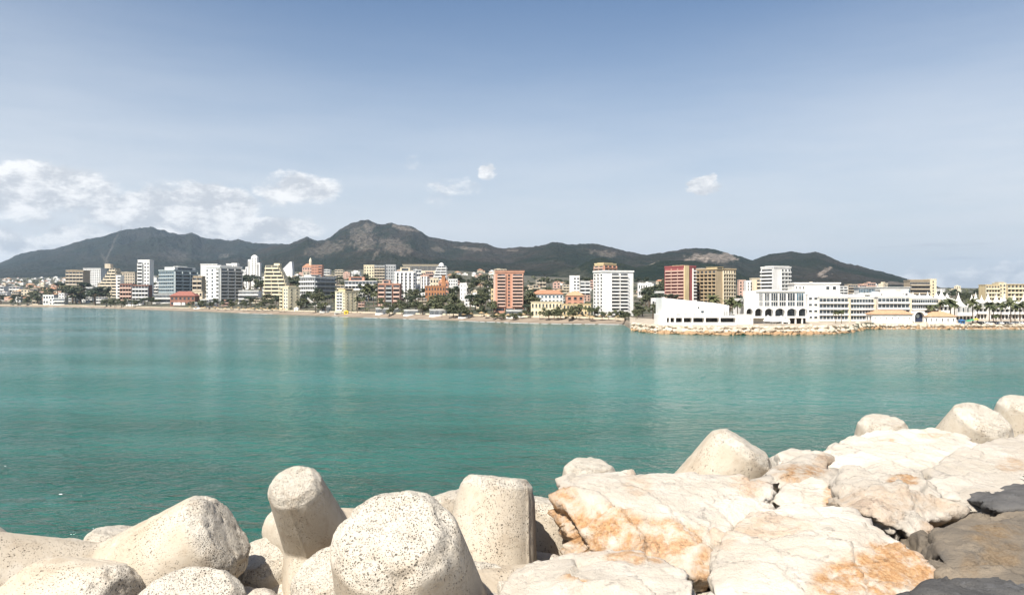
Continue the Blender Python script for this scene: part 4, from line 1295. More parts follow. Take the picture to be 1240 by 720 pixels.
def quarter(n, x0, x1, r0, r1, size, walls, kinds, where, group, seed):
    """n separate houses with feet seen between rows r0 and r1"""
    rng = random.Random(seed)
    done = []
    tries = 0
    while len(done) < n and tries < n * 40:
        tries += 1
        px, row = rng.uniform(x0, x1), rng.uniform(r0, r1)
        p = on_ground(px, row)
        s = rng.uniform(*size) * p.y / 1000.0 / 12.0
        rad = s * 9
        if any((p.x - q[0]) ** 2 + (p.y - q[1]) ** 2 < (rad + q[2]) ** 2 for q in done): continue
        done.append((p.x, p.y, rad))
        wl, kd = rng.choice(walls), rng.choice(kinds)
        o = bpy.data.objects.new('house', HOUSES[(wl, kd, rng.randrange(2))])
        o.location = p; o.scale = (s * rng.uniform(.85, 1.25), s, s * rng.uniform(.8, 1.2)); o.rotation_euler.z = rng.uniform(-.5, .5)
        C.objects.link(o)
        tag(o, 'small %s %s %s' % (WORD[wl], KWORD[kd], where), 'house', group)


quarter(70, -30, 92, 337.8, 347, (2.0, 4.2), ('white', 'white2', 'white'), ('flat', 'hip', 'flat'), 'on the slope under the far left mountain', 'houses under the far left mountain', 1)
quarter(60, -30, 118, 348, 366, (5, 9), ('cream', 'salmon2', 'tan', 'beige', 'white2'), ('hip', 'hip', 'flat'), 'in the low quarter at the far left shore', 'houses of the far left shore', 2)
quarter(30, 118, 335, 337, 356, (5, 9), ('white', 'cream', 'beige', 'white2'), ('flat', 'tall', 'hip'), 'between the hotels on the left', 'houses between the left hotels', 3)
quarter(44, 355, 480, 332.5, 344, (3.5, 7), ('white', 'cream', 'salmon2', 'white2', 'beige'), ('flat', 'hip', 'tall'), 'on the hillside under the craggy peak', 'houses under the craggy peak', 4)
quarter(40, 480, 600, 329.5, 350, (3.5, 7), ('white', 'white', 'cream', 'white2', 'salmon2'), ('flat', 'hip', 'tall'), 'on the slope behind the orange building', 'houses behind the orange building', 5)
quarter(24, 634, 728, 340, 358, (3.5, 7), ('white', 'white2', 'cream', 'salmon2'), ('flat', 'hip'), 'on the slope left of the white seafront tower', 'houses left of the white seafront tower', 6)
quarter(16, 770, 812, 344, 362, (4, 8), ('white', 'salmon2', 'cream', 'white2'), ('flat', 'hip'), 'among trees left of the crimson tower', 'houses left of the crimson tower', 7)
quarter(34, 890, 1110, 349, 362, (5, 9), ('cream', 'white', 'beige', 'salmon2', 'white2'), ('flat', 'tall', 'hip'), 'behind the white marina terraces', 'houses behind the marina terraces', 8)
quarter(16, 1136, 1250, 352.5, 362, (4.5, 8), ('cream', 'beige', 'white2'), ('flat', 'tall'), 'behind the peaked marina roofs', 'houses behind the peaked marina roofs', 9)
quarter(16, 420, 600, 352, 372, (6, 9), ('white', 'white2', 'cream', 'salmon2'), ('flat', 'hip'), 'in the dark trees behind the middle of the beach', 'houses in the trees behind the beach', 10)


def mid_blocks(n, x0, x1, r0, r1, wpx, hpx, where, group, seed):
    """plain flat blocks of a few storeys filling the town, each with its own balconies, walls and roof"""
    rng = random.Random(seed); done = []
    tries = 0
    while len(done) < n and tries < 500:
        tries += 1
        px, row, w, h = rng.uniform(x0, x1), rng.uniform(r0, r1), rng.uniform(*wpx), rng.uniform(*hpx)
        if any(abs(px - a) < (w + b) * .5 and abs(row - c) < 5 for a, b, c in done): continue
        done.append((px, w, row))
        wl = rng.choice(('white', 'white2', 'cream', 'beige', 'salmon2', 'white'))
        st = rng.choice(('bal', 'win', 'band', 'bal')); nf = max(2, int(h / 2.6)); nc = max(2, int(w / 3.2))
        if st == 'band': nc = max(1, nc // 2)
        block('small %s block with %s %s' % (WORD[wl], {'bal': 'balconies', 'win': 'square windows', 'band': 'ribbon windows'}[st], where), px, 0, w, row - h, row + 2, M[wl], right=[(st, nf, nc)], depth=rng.uniform(6, 10),
              a=rng.uniform(78, 90), pent=((.2, .5, .3, .7, rng.uniform(.6, 1.4), M[wl]),) if rng.random() < .6 else (), roofmat=M['tile'] if rng.random() < .3 else None, group=group)


mid_blocks(9, -5, 90, 353, 366, (7, 13), (5, 9), 'in the low quarter at the far left shore', 'blocks of the far left shore', 31)
mid_blocks(12, 118, 330, 343, 356, (7, 13), (7, 14), 'between the hotels on the left', 'blocks between the left hotels', 32)
mid_blocks(16, 335, 480, 337, 356, (7, 14), (6, 12), 'on the hillside under the craggy peak', 'blocks under the craggy peak', 33)
mid_blocks(12, 480, 600, 333, 352, (7, 14), (5, 10), 'on the slope behind the orange building', 'blocks behind the orange building', 34)
mid_blocks(7, 636, 720, 345, 356, (6, 12), (5, 9), 'on the slope left of the white seafront tower', 'blocks left of the white seafront tower', 35)
mid_blocks(10, 935, 1100, 350, 362, (8, 15), (7, 13), 'behind the white marina terraces', 'blocks behind the marina terraces', 36)

mid_blocks(10, 2, 118, 358, 368, (6, 11), (4, 7), 'along the low shore at the far left', 'blocks along the far left shore', 41)
mid_blocks(12, 186, 335, 356, 369, (7, 12), (4, 8), 'low behind the beach under the left hotels', 'low blocks under the left hotels', 42)
mid_blocks(16, 360, 600, 352, 372, (7, 13), (4, 9), 'low in the trees behind mid beach', 'low blocks behind the middle of the beach', 43)
mid_blocks(6, 640, 722, 357, 372, (6, 11), (4, 7), 'in the trees above the yellow seafront building', 'blocks above the yellow seafront building', 44)


# ================================================================== trees
def crown_mesh(kind, seed):
    rng = random.Random(seed)
    mb = MB()
    if kind == 'broad':
        blobs = [(Vector((rng.uniform(-.28, .28), rng.uniform(-.28, .28), rng.uniform(.42, .82))), rng.uniform(.14, .25)) for _ in range(9)]
        n, leaf = 640, .052
    elif kind == 'pine':
        blobs = [(Vector((rng.uniform(-.34, .34), rng.uniform(-.34, .34), rng.uniform(.70, .90))), rng.uniform(.11, .18)) for _ in range(9)]
        n, leaf = 560, .045
    else:
        blobs = [(Vector((rng.uniform(-.03, .03), rng.uniform(-.03, .03), .12 + .08 * q)), .15 * (1 - q / 12.5) + .01) for q in range(11)]
        n, leaf = 520, .038
    for _ in range(n):
        c, r = rng.choice(blobs)
        d = Vector((rng.gauss(0, 1), rng.gauss(0, 1), rng.gauss(0, 1))).normalized()
        rr = r * (rng.random() ** 0.4)
        q = c + Vector((d.x * rr, d.y * rr, d.z * rr * (.75 if kind != 'pine' else .5)))
        nrm = (d + Vector((rng.uniform(-.8, .8), rng.uniform(-.8, .8), rng.uniform(-.3, .9)))).normalized()
        u = nrm.orthogonal().normalized(); w = nrm.cross(u)
        a = rng.uniform(0, 6.28); u, w = u * math.cos(a) + w * math.sin(a), w * math.cos(a) - u * math.sin(a)
        s = leaf * rng.uniform(.6, 1.3)
        mb.face([q - u * s, q - w * s * .6, q + u * s, q + w * s * .7])
    return mb.mesh('crown', M['leaf'] if kind == 'broad' else M['pine'])


def trunk_mesh(kind, seed):
    rng = random.Random(seed)
    mb = MB()
    if kind == 'cypress':
        mb.tube([(0, 0, -.15), (0, 0, .3), (0, 0, .8)], [.03, .022, .008], 6)
    else:
        top = .5 if kind == 'broad' else .75
        mb.tube([(0, 0, -.15), (.01, .01, top * .5), (.03, 0, top)], [.035, .026, .015], 7)
        for q in range(4):
            a = q * 1.6 + rng.uniform(-.4, .4); z = top * rng.uniform(.6, .95)
            mb.tube([(.02, .01, z), (.12 * math.cos(a), .12 * math.sin(a), z + .1), (.24 * math.cos(a), .24 * math.sin(a), z + .2)], [.016, .011, .005], 5)
    return mb.mesh('trunk', M['bark'])


def palm_meshes(seed):
    rng = random.Random(seed)
    mb = MB()
    bend = rng.uniform(-.04, .04)
    mb.tube([(0, 0, -.12), (bend * .2, 0, .2), (bend * .6, 0, .5), (bend, 0, .74)], [.030, .020, .017, .020], 7)
    tr = mb.mesh('trunk', M['bark'])
    mb = MB()
    nf = 30
    for q in range(nf):
        a = q * 2.399 + rng.uniform(-.2, .2)
        up = rng.uniform(-.35, 1.15)
        L = rng.uniform(.26, .34)
        pos = Vector((bend, 0, .74)); d = Vector((math.cos(a) * math.cos(up), math.sin(a) * math.cos(up), math.sin(up)))
        side = Vector((-math.sin(a), math.cos(a), 0))
        prev = None
        for s in range(7):
            t = s / 6.0
            wd = L * .20 * math.sin(math.pi * min(.97, .12 + t * .9)) + .004
            cur = (pos + side * wd - Vector((0, 0, wd * .5)), pos.copy(), pos - side * wd - Vector((0, 0, wd * .5)))
            if prev:
                g = .25
                for A, B in ((0, 1), (1, 2)):
                    lo = prev[A] * (1 - g) + cur[A] * g if A == 0 else prev[A]; hi = prev[B] * (1 - g) + cur[B] * g if B == 2 else prev[B]
                    mb.face([lo, hi, cur[B], cur[A]])
            prev = cur
            pos = pos + d * (L / 6.0)
            d = (d + Vector((0, 0, -.26 - .1 * t))).normalized()
    return tr, mb.mesh('crown', M['palm'])


TREES = {k: [(trunk_mesh(k, 40 + v), crown_mesh(k, 90 + v * 7)) for v in range(4)] for k in ('broad', 'pine', 'cypress')}
TREES['palm'] = [palm_meshes(60 + v) for v in range(4)]
TNAME = {'broad': 'leafy_tree', 'pine': 'pine_tree', 'cypress': 'cypress_tree', 'palm': 'palm_tree'}


def tree(kind, p, height, label, group, rng, wide=1.0):
    r = empty(TNAME[kind], p, rng.uniform(0, 6.28), label, 'palm' if kind == 'palm' else 'tree', group)
    s = height
    r.scale = (s * wide, s * wide, s)
    t, c = TREES[kind][rng.randrange(4)]
    link(bpy.data.objects.new('trunk', t), r); link(bpy.data.objects.new('crown', c), r)
    return r


def grove(n, x0, x1, r0, r1, hpx, kinds, where, group, seed, wide=(1.0, 1.5)):
    rng = random.Random(seed)
    for i in range(n):
        px = x0 + (x1 - x0) * (i + rng.random()) / n; row = rng.uniform(r0, r1)
        p = on_ground(px, row); kd = rng.choice(kinds)
        h = rng.uniform(*hpx) * p.y / 1000.0
        adj = {'broad': 'bushy green tree', 'pine': 'dark pine', 'cypress': 'slim dark cypress', 'palm': 'palm'}[kd]
        wd = rng.uniform(*wide) if kd != 'palm' else 1.0
        tree(kd, p, h, adj + ' ' + where, group, rng, wd)


B_, P_ = ('broad',), ('pine',)
BP = ('broad', 'pine', 'broad')
grove(10, -20, 50, 366, 370, (8, 15), BP, 'on the shore at the far left', 'trees of the far left shore', 1)
grove(16, 30, 112, 352, 367, (8, 15), BP, 'among the low houses at the far left', 'trees among the far left houses', 2)
grove(9, 84, 100, 356, 369, (14, 22), ('pine', 'broad'), 'in the dark clump below the tan block', 'clump below the tan block', 3)
grove(7, 110, 126, 362, 370, (14, 20), ('pine', 'broad'), 'in front of the stepped beige building', 'trees before the stepped building', 4)
grove(16, 126, 190, 367, 372.5, (6, 11), BP, 'along the shore below the brick red terraces', 'trees below the brick red terraces', 5)
grove(7, 135, 190, 345, 358, (8, 13), BP, 'behind the brick red terraces', 'trees behind the brick red terraces', 6)
grove(18, 232, 318, 369, 376.5, (6, 13), ('broad', 'broad', 'palm', 'pine'), 'along the beach under the white hotel', 'trees under the white hotel', 7)
grove(8, 286, 320, 350, 358, (14, 22), ('pine', 'cypress', 'broad'), 'below the slender white tower', 'trees below the slender white tower', 8)
grove(8, 318, 345, 366, 377, (8, 14), BP, 'before the yellow terraced building', 'trees before the yellow terraces', 9)
grove(7, 350, 366, 350, 362, (16, 24), ('pine', 'broad'), 'in the dark clump right of the yellow terraces', 'clump right of the yellow terraces', 10)
grove(17, 360, 404, 364, 379, (10, 18), ('broad', 'pine', 'palm'), 'between the two pale yellow seafront blocks', 'trees between the yellow blocks', 11)
grove(9, 403, 432, 341, 350, (8, 13), ('pine', 'broad'), 'on the dark knoll behind the right yellow block', 'trees on the knoll', 12)
grove(18, 430, 462, 352, 381, (12, 24), ('pine', 'broad', 'palm'), 'beside the right pale yellow block', 'trees beside the right yellow block', 13)
grove(14, 462, 520, 374, 384, (9, 16), ('palm', 'broad', 'palm'), 'along the beach below the salmon pink block', 'trees below the salmon pink block', 14)
grove(12, 476, 520, 358, 372, (10, 18), ('broad', 'pine'), 'under the white ribbed building', 'trees under the ribbed building', 15)
grove(26, 518, 600, 366, 387, (12, 22), ('broad', 'pine', 'palm', 'broad'), 'in the dense belt left of the salmon tower', 'dense tree belt left of the salmon tower', 16)
grove(16, 545, 600, 346, 364, (11, 19), ('pine', 'broad'), 'on the slope left of the salmon tower', 'slope trees left of the salmon tower', 17)
grove(8, 634, 650, 360, 384, (14, 24), ('pine', 'broad'), 'just right of the salmon tower', 'trees right of the salmon tower', 18)
grove(11, 595, 645, 382, 388.5, (7, 12), ('broad', 'palm', 'broad'), 'along the beach before the salmon tower', 'trees before the salmon tower', 19)
grove(18, 650, 722, 382, 389.5, (10, 19), ('palm', 'broad', 'palm'), 'before the pale yellow seafront building', 'palms and trees before the yellow building', 20)
grove(12, 634, 724, 346, 360, (8, 15), ('pine', 'broad'), 'on the slope above the pale yellow seafront building', 'slope trees above the yellow building', 21)
grove(13, 716, 775, 383, 390.5, (8, 15), ('broad', 'palm', 'broad'), 'along the beach before the white seafront tower', 'trees before the white seafront tower', 22)
grove(24, 770, 812, 352, 388, (13, 22), ('broad', 'pine', 'broad'), 'in the grove left of the beach club', 'grove left of the beach club', 23)
grove(6, 800, 842, 365, 374, (10, 16), ('palm', 'broad'), 'under the crimson tower', 'trees under the crimson tower', 24)
grove(7, 856, 902, 371, 380, (14, 20), ('palm', 'palm', 'pine'), 'in front of the ochre hotel', 'palms before the ochre hotel', 25)
grove(6, 898, 930, 358, 364, (7, 11), BP, 'behind the arcaded building', 'trees behind the arcaded building', 26)
grove(14, 1128, 1200, 360, 367, (9, 15), ('pine', 'broad'), 'on the skyline behind the marina', 'skyline trees behind the marina', 27)
grove(4, 1108, 1126, 361, 366, (8, 12), ('pine', 'palm'), 'in front of the beige hotel on the rise', 'trees before the beige hotel', 28)
grove(6, 1205, 1246, 361, 366, (7, 10), ('broad', 'palm'), 'under the yellow blocks on the horizon', 'trees under the yellow blocks', 29)
rng = random.Random(77)
for i, (px, Y, top, lab) in enumerate(((1012, 372, 374, 'left of two palms before the marina terraces'), (1019, 371, 373, 'right of two palms before the marina terraces'), (1128, 400, 366.5, 'low spreading palm behind the tan roofed quay house'),
        (1139, 402, 360, 'palm beside the low spreading one'), (1151, 398, 357, 'tallest palm right behind the tan roofed house'), (1156, 404, 362, 'slim palm crowding the tallest one'), (1178, 392, 358.5, 'big palm between the parasols'),
        (1184, 398, 366, 'short palm right of the big one'), (1198, 391, 363, 'palm with a dark trunk above black cars'), (1203, 398, 366, 'thin palm behind the black cars'), (1212, 391, 362, 'palm midway along the car park'),
        (1224, 389, 357, 'tall full crowned palm over the silver car'), (1229, 399, 366, 'small palm behind the tall full crowned one'), (1235, 391, 363, 'palm near the end of the car park'), (1243, 393, 361, 'last palm of the quay row'),
        (1206, 388, 378, 'very short bushy palm on the quay'), (884, 372, 357, 'tall palm against the ochre hotel'), (893, 371, 359, 'tall palm right of the ochre hotel'), (864, 378, 354, 'palm on the ochre hotel corner'))):
    p = spot(px, Y); tree('palm', p, (EYE + (HZ - top) * Y / 1000.0 - p.z) * 1.04, lab, 'palms of the harbour quay', rng)


# bushes and garden greenery between the houses
def shrubbery():
    rng = random.Random(5)
    mb = MB()
    for _ in range(2600):
        px = rng.uniform(-60, 1260)
        lo, hi = lerp_table(ROW_BACK, px) + 1.5, lerp_table(WATERLINE, px) - (6 if px < 760 else 26)
        if hi <= lo: continue
        p = on_ground(px, lo + (hi - lo) * rng.random() ** 1.1); k = p.y / 1000.0
        w, h = rng.uniform(1.5, 5.0) * k, rng.uniform(1.2, 3.2) * k
        for q in range(16):
            d = Vector((rng.gauss(0, 1), rng.gauss(0, 1), abs(rng.gauss(0, 1)))).normalized()
            c = p + Vector((d.x * w * .6, d.y * w * .6, d.z * h * .8))
            n = (d + Vector((rng.uniform(-.7, .7), rng.uniform(-.7, .7), rng.uniform(-.2, .7)))).normalized()
            u = n.orthogonal().normalized(); v = n.cross(u); s = rng.uniform(.3, .6) * h
            mb.face([c - u * s, c - v * s * .7, c + u * s, c + v * s * .8])
    tag(mb.build('shrubbery', M['leaf']), kind='stuff')


shrubbery()

# ================================================================== people on the beach
def person_mesh(seed):
    rng = random.Random(seed)
    s = rng.uniform(-.2, .25)
    J = [(0, 0, .95), (0, 0, 1.2), (0, 0, 1.45), (0, 0, 1.58), (0, -.02, 1.70), (.19, 0, 1.42), (.26, s * .4, 1.15), (.27, -.1 + s, .92), (-.19, 0, 1.42), (-.26, -s * .4, 1.15), (-.27, -.1 - s, .92),
         (.10, 0, .9), (.11, -s, .5), (.11, -s * 1.1, .06), (-.10, 0, .9), (-.11, s, .5), (-.11, s * 1.2, .06), (.11, -s * 1.1 - .14, .03), (-.11, s * 1.2 - .14, .03)]
    E = [(0, 1), (1, 2), (2, 3), (3, 4), (2, 5), (5, 6), (6, 7), (2, 8), (8, 9), (9, 10), (0, 11), (11, 12), (12, 13), (0, 14), (14, 15), (15, 16), (13, 17), (16, 18)]
    rad = [.16, .15, .17, .06, .115, .075, .05, .04, .075, .05, .04, .10, .075, .05, .10, .075, .05, .045, .045]
    me = bpy.data.meshes.new('person'); me.from_pydata(J, E, [])
    o = bpy.data.objects.new('person', me); C.objects.link(o)
    o.modifiers.new('s', 'SKIN')
    for v, r in zip(me.skin_vertices[0].data, rad): v.radius = (r, r)
    me.skin_vertices[0].data[0].use_root = True
    o.modifiers.new('u', 'SUBSURF').levels = 1
    ev = o.evaluated_get(bpy.context.evaluated_depsgraph_get())
    out = bpy.data.meshes.new_from_object(ev)
    bpy.data.objects.remove(o)
    return out


skin = paint('skin', (0.45, 0.27, 0.19), 0.6)
PEOPLE = []
for q, (mt, wd) in enumerate(((M['navy'], 'dark clothes'), (M['brick'], 'red clothes'), (W_, 'white clothes'))):
    me = person_mesh(q)
    for m in (mt, skin): me.materials.append(m)
    for f in me.polygons:
        z = f.center.z
        f.material_index = 1 if z > 1.52 or z < .45 or (abs(f.center.x) > .2 and z < 1.1) else 0
    PEOPLE.append((me, wd))
for i, (px, off, q, lab) in enumerate(((196, 20, 0, 'on the sand below the beach restaurant'), (252, 24, 1, 'on the sand below the white hotel'), (262, 18, 2, 'near the water below the white hotel'), (310, 25, 0, 'at the water below the slender tower'),
        (425, 22, 1, 'beside the yellow lifeguard hut'), (436, 14, 0, 'wading out right of the yellow lifeguard hut'), (535, 10, 0, 'at the water edge left of the salmon tower'), (544, 12, 2, 'at the water edge before the salmon tower'),
        (658, 24, 0, 'on the sand before the yellow seafront building'), (664, 22, 1, 'beside another before the yellow seafront building'), (731, 20, 2, 'on the sand below the white seafront tower'), (742, 26, 0, 'walking below the white seafront tower'))):
    o = bpy.data.objects.new('person', PEOPLE[q][0]); C.objects.link(o)
    o.location = spot(px, shore(px) + off); o.location.z += .03; o.rotation_euler.z = i * 1.3
    tag(o, 'person in %s standing %s' % (PEOPLE[q][1], lab), 'person', 'people on the beach')


# ---- straw parasols on the beach
def straw_parasols():
    rng = random.Random(8)
    straw = paint('straw_thatch', (0.36, 0.26, 0.14), 0.95, 0.3, 2.0)
    mb = MB(); mb.tube([(0, 0, -.3), (0, 0, 2.3)], [.07, .06], 6); pole = mb.mesh('pole', M['bark'])
    mb = MB(); n = 10
    ring = [(1.6 * math.cos(q * 6.2832 / n), 1.6 * math.sin(q * 6.2832 / n), 1.85) for q in range(n)]
    for q in range(n): mb.face([ring[q], ring[(q + 1) % n], (0, 0, 2.75)]); mb.face([(0, 0, 2.55), ring[(q + 1) % n], ring[q]])
    top = mb.mesh('canopy', straw)
    for (a, b, c, where) in ((288, 346, 13, 'on the sand below the long low white building'), (225, 285, 8, 'on the sand below the white hotel'), (560, 640, 9, 'on the sand below the salmon tower'), (690, 752, 7, 'on the sand below the white seafront tower')):
        for i in range(c):
            px = a + (b - a) * (i + rng.random() * .7) / c; p = spot(px, shore(px) + rng.uniform(12, 20))
            r = empty('straw_parasol', p, rng.uniform(0, 3), 'straw parasol ' + where, 'parasol', 'straw parasols ' + where)
            r.scale = (1.25,) * 3
            link(bpy.data.objects.new('pole', pole), r); link(bpy.data.objects.new('canopy', top), r)


straw_parasols()

# ================================================================== rocks and tetrapods
def rock_mat(name, pale, mid, stain, stain2, grey, crack=0.5):
    m, g = new_mat(name)
    p = g.obj
    n1 = g.noise(p, 0.9, 6, 0.6, 0.6)
    n2 = g.noise(p, 5.0, 6, 0.68, 0.4)
    n3 = g.noise(g.mapping(p, loc=(4, 9, 2), rot=(.4, .2, .3), sc=(1, 1, 2.2)), 2.0, 8, 0.70, 0.3)
    n4 = g.noise(p, 26.0, 4, 0.7)
    col = g.mix(g.ramp(n1, 0.36, 0.66), mid, pale)
    col = g.mix(g.math('MULTIPLY', g.ramp(n3, 0.54, 0.68), 0.6), col, grey)
    at = g.n('ShaderNodeAttribute', attribute_name='stain')
    sm = g.math('MULTIPLY', at.outputs['Fac'], g.ramp(g.math('ADD', g.math('MULTIPLY', n2, 0.6), g.math('MULTIPLY', n3, 0.4)), 0.36, 0.58), clamp=True)
    thin = g.math('MULTIPLY', g.ramp(n2, 0.60, 0.74), 0.18)
    col = g.mix(g.math('MAXIMUM', sm, thin), col, g.mix(g.ramp(n4, 0.35, 0.65), stain, stain2))
    vein = g.ramp(g.math('ABSOLUTE', g.math('SUBTRACT', g.noise(p, 2.2, 7, 0.66, 0.5), 0.5)), 0.0, 0.008, 1.0, 0.0)
    vmask = g.math('MULTIPLY', vein, g.ramp(n3, 0.50, 0.64))
    col = g.mix(g.math('MULTIPLY', vmask, crack), col, tuple(c * 0.35 for c in mid))
    oi = g.n('ShaderNodeObjectInfo')
    tone = oi.outputs['Alpha']
    tc = g.n('ShaderNodeCombineColor')
    g.put(tc.inputs[0], tone); g.put(tc.inputs[1], g.math('MULTIPLY', tone, 0.99)); g.put(tc.inputs[2], g.math('MULTIPLY', tone, 0.97))
    col = g.mix(1.0, col, tc.outputs[0], 'MULTIPLY')
    speck = g.ramp(g.noise(p, 60.0, 3, 0.7), 0.62, 0.72)
    col = g.mix(g.math('MULTIPLY', speck, 0.6), col, tuple(c * 0.4 for c in mid))
    g.put(g.b.inputs['Base Color'], col)
    g.b.inputs['Roughness'].default_value = 0.9
    g.b.inputs['Specular IOR Level'].default_value = 0.2
    h = g.math('SUBTRACT', g.math('ADD', g.math('MULTIPLY', n2, 1.0), g.math('MULTIPLY', n4, 0.35)), g.math('MULTIPLY', vmask, 0.5))
    nb = bump(g, h, 0.7, 0.05)
    nb = bump(g, g.noise(p, 15.0, 6, 0.78), 0.8, 0.045, nb)
    nb = bump(g, g.noise(p, 90.0, 3, 0.7), 0.4, 0.008, nb)
    g.put(g.b.inputs['Normal'], nb)
    return m


M['limestone'] = rock_mat('pale_limestone', (0.61, 0.56, 0.49), (0.50, 0.45, 0.38), (0.36, 0.19, 0.085), (0.50, 0.32, 0.17), (0.42, 0.385, 0.35))
M['weathered'] = rock_mat('weathered_limestone', (0.56, 0.515, 0.45), (0.42, 0.38, 0.325), (0.30, 0.17, 0.085), (0.42, 0.28, 0.16), (0.29, 0.265, 0.245), 0.8)
M['greyrock'] = rock_mat('grey_brown_rock', (0.29, 0.24, 0.18), (0.175, 0.15, 0.12), (0.20, 0.135, 0.075), (0.29, 0.215, 0.135), (0.085, 0.085, 0.085))
M['slate'] = rock_mat('dark_slate_rock', (0.15, 0.145, 0.14), (0.085, 0.083, 0.082), (0.14, 0.12, 0.095), (0.17, 0.145, 0.115), (0.19, 0.195, 0.205))


def concrete_mat():
    m, g = new_mat('pitted_concrete')
    p = g.obj
    n1 = g.noise(p, 0.8, 5, 0.6, 0.4)
    n2 = g.noise(p, 6.0, 6, 0.65)
    oi = g.n('ShaderNodeObjectInfo')
    at = g.n('ShaderNodeAttribute', attribute_name='cap')
    capf = g.math('MULTIPLY', at.outputs['Fac'], g.ramp(n2, 0.30, 0.62, 0.55, 1.1), clamp=True)
    col = g.mix(g.ramp(n1, 0.34, 0.66), (0.375, 0.315, 0.24), (0.46, 0.405, 0.325))
    col = g.mix(g.math('MULTIPLY', oi.outputs['Random'], 0.35), col, (0.50, 0.45, 0.365))
    col = g.mix(g.math('MULTIPLY', g.ramp(n2, 0.55, 0.75), 0.4), col, (0.34, 0.27, 0.18))
    col = g.mix(g.math('MULTIPLY', capf, 0.65), col, (0.52, 0.485, 0.42))
    n5 = g.noise(g.mapping(p, loc=(2, 5, 1)), 2.4, 6, 0.68, 0.5)
    col = g.mix(g.math('MULTIPLY', g.ramp(n5, 0.50, 0.66), 0.45), col, (0.30, 0.235, 0.165))
    col = g.mix(g.math('MULTIPLY', g.ramp(n5, 0.46, 0.34), 0.4), col, (0.54, 0.50, 0.43))
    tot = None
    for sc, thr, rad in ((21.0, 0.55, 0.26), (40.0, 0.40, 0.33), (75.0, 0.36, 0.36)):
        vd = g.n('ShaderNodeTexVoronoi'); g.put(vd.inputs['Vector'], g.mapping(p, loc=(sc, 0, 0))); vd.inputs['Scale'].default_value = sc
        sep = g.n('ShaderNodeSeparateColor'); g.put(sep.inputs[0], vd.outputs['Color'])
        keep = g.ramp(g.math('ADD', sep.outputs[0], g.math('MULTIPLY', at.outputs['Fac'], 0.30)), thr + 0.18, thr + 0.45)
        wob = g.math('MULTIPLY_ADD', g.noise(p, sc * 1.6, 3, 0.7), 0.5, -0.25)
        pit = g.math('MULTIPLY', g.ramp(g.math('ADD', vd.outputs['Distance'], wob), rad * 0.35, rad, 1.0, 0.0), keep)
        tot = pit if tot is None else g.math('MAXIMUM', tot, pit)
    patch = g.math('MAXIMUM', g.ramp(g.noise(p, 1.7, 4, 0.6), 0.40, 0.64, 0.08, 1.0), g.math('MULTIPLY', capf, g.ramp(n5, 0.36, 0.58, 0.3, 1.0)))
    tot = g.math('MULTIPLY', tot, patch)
    col = g.mix(g.math('MULTIPLY', tot, 0.88), col, (0.075, 0.064, 0.052))  # pits darkened in the colour, standing in for the shadow inside them
    g.put(g.b.inputs['Base Color'], col)
    g.b.inputs['Roughness'].default_value = 0.92
    g.b.inputs['Specular IOR Level'].default_value = 0.15
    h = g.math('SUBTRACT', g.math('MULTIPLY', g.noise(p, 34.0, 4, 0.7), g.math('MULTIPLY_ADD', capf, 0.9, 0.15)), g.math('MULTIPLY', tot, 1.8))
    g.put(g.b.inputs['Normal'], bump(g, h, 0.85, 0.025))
    return m


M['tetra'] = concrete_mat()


def remeshed(me, voxel, smooth_iter=2):
    o = bpy.data.objects.new('tmp', me); C.objects.link(o)
    md = o.modifiers.new('r', 'REMESH'); md.mode = 'VOXEL'; md.voxel_size = voxel; md.adaptivity = 0.0
    if smooth_iter:
        s = o.modifiers.new('s', 'SMOOTH'); s.factor = 0.5; s.iterations = smooth_iter
    ev = o.evaluated_get(bpy.context.evaluated_depsgraph_get())
    out = bpy.data.meshes.new_from_object(ev)
    bpy.data.objects.remove(o)
    return out


def displace(me, fn, attr=None):
    """fn(co, normal) -> (offset along the normal, attribute)"""
    vals = []
    ns = [v.normal.copy() for v in me.vertices]
    for v, n in zip(me.vertices, ns):
        d, a = fn(v.co, n)
        v.co = v.co + n * d
        vals.append(a)
    if attr:
        at = me.attributes.new(attr, 'FLOAT', 'POINT'); at.data.foreach_set('value', vals)
    me.polygons.foreach_set('use_smooth', [True] * len(me.polygons))
    me.update()


def pix(px, row, Y):
    return Vector(((px - 620) / 1000.0 * Y, Y, EYE + (HZ - row) / 1000.0 * Y))


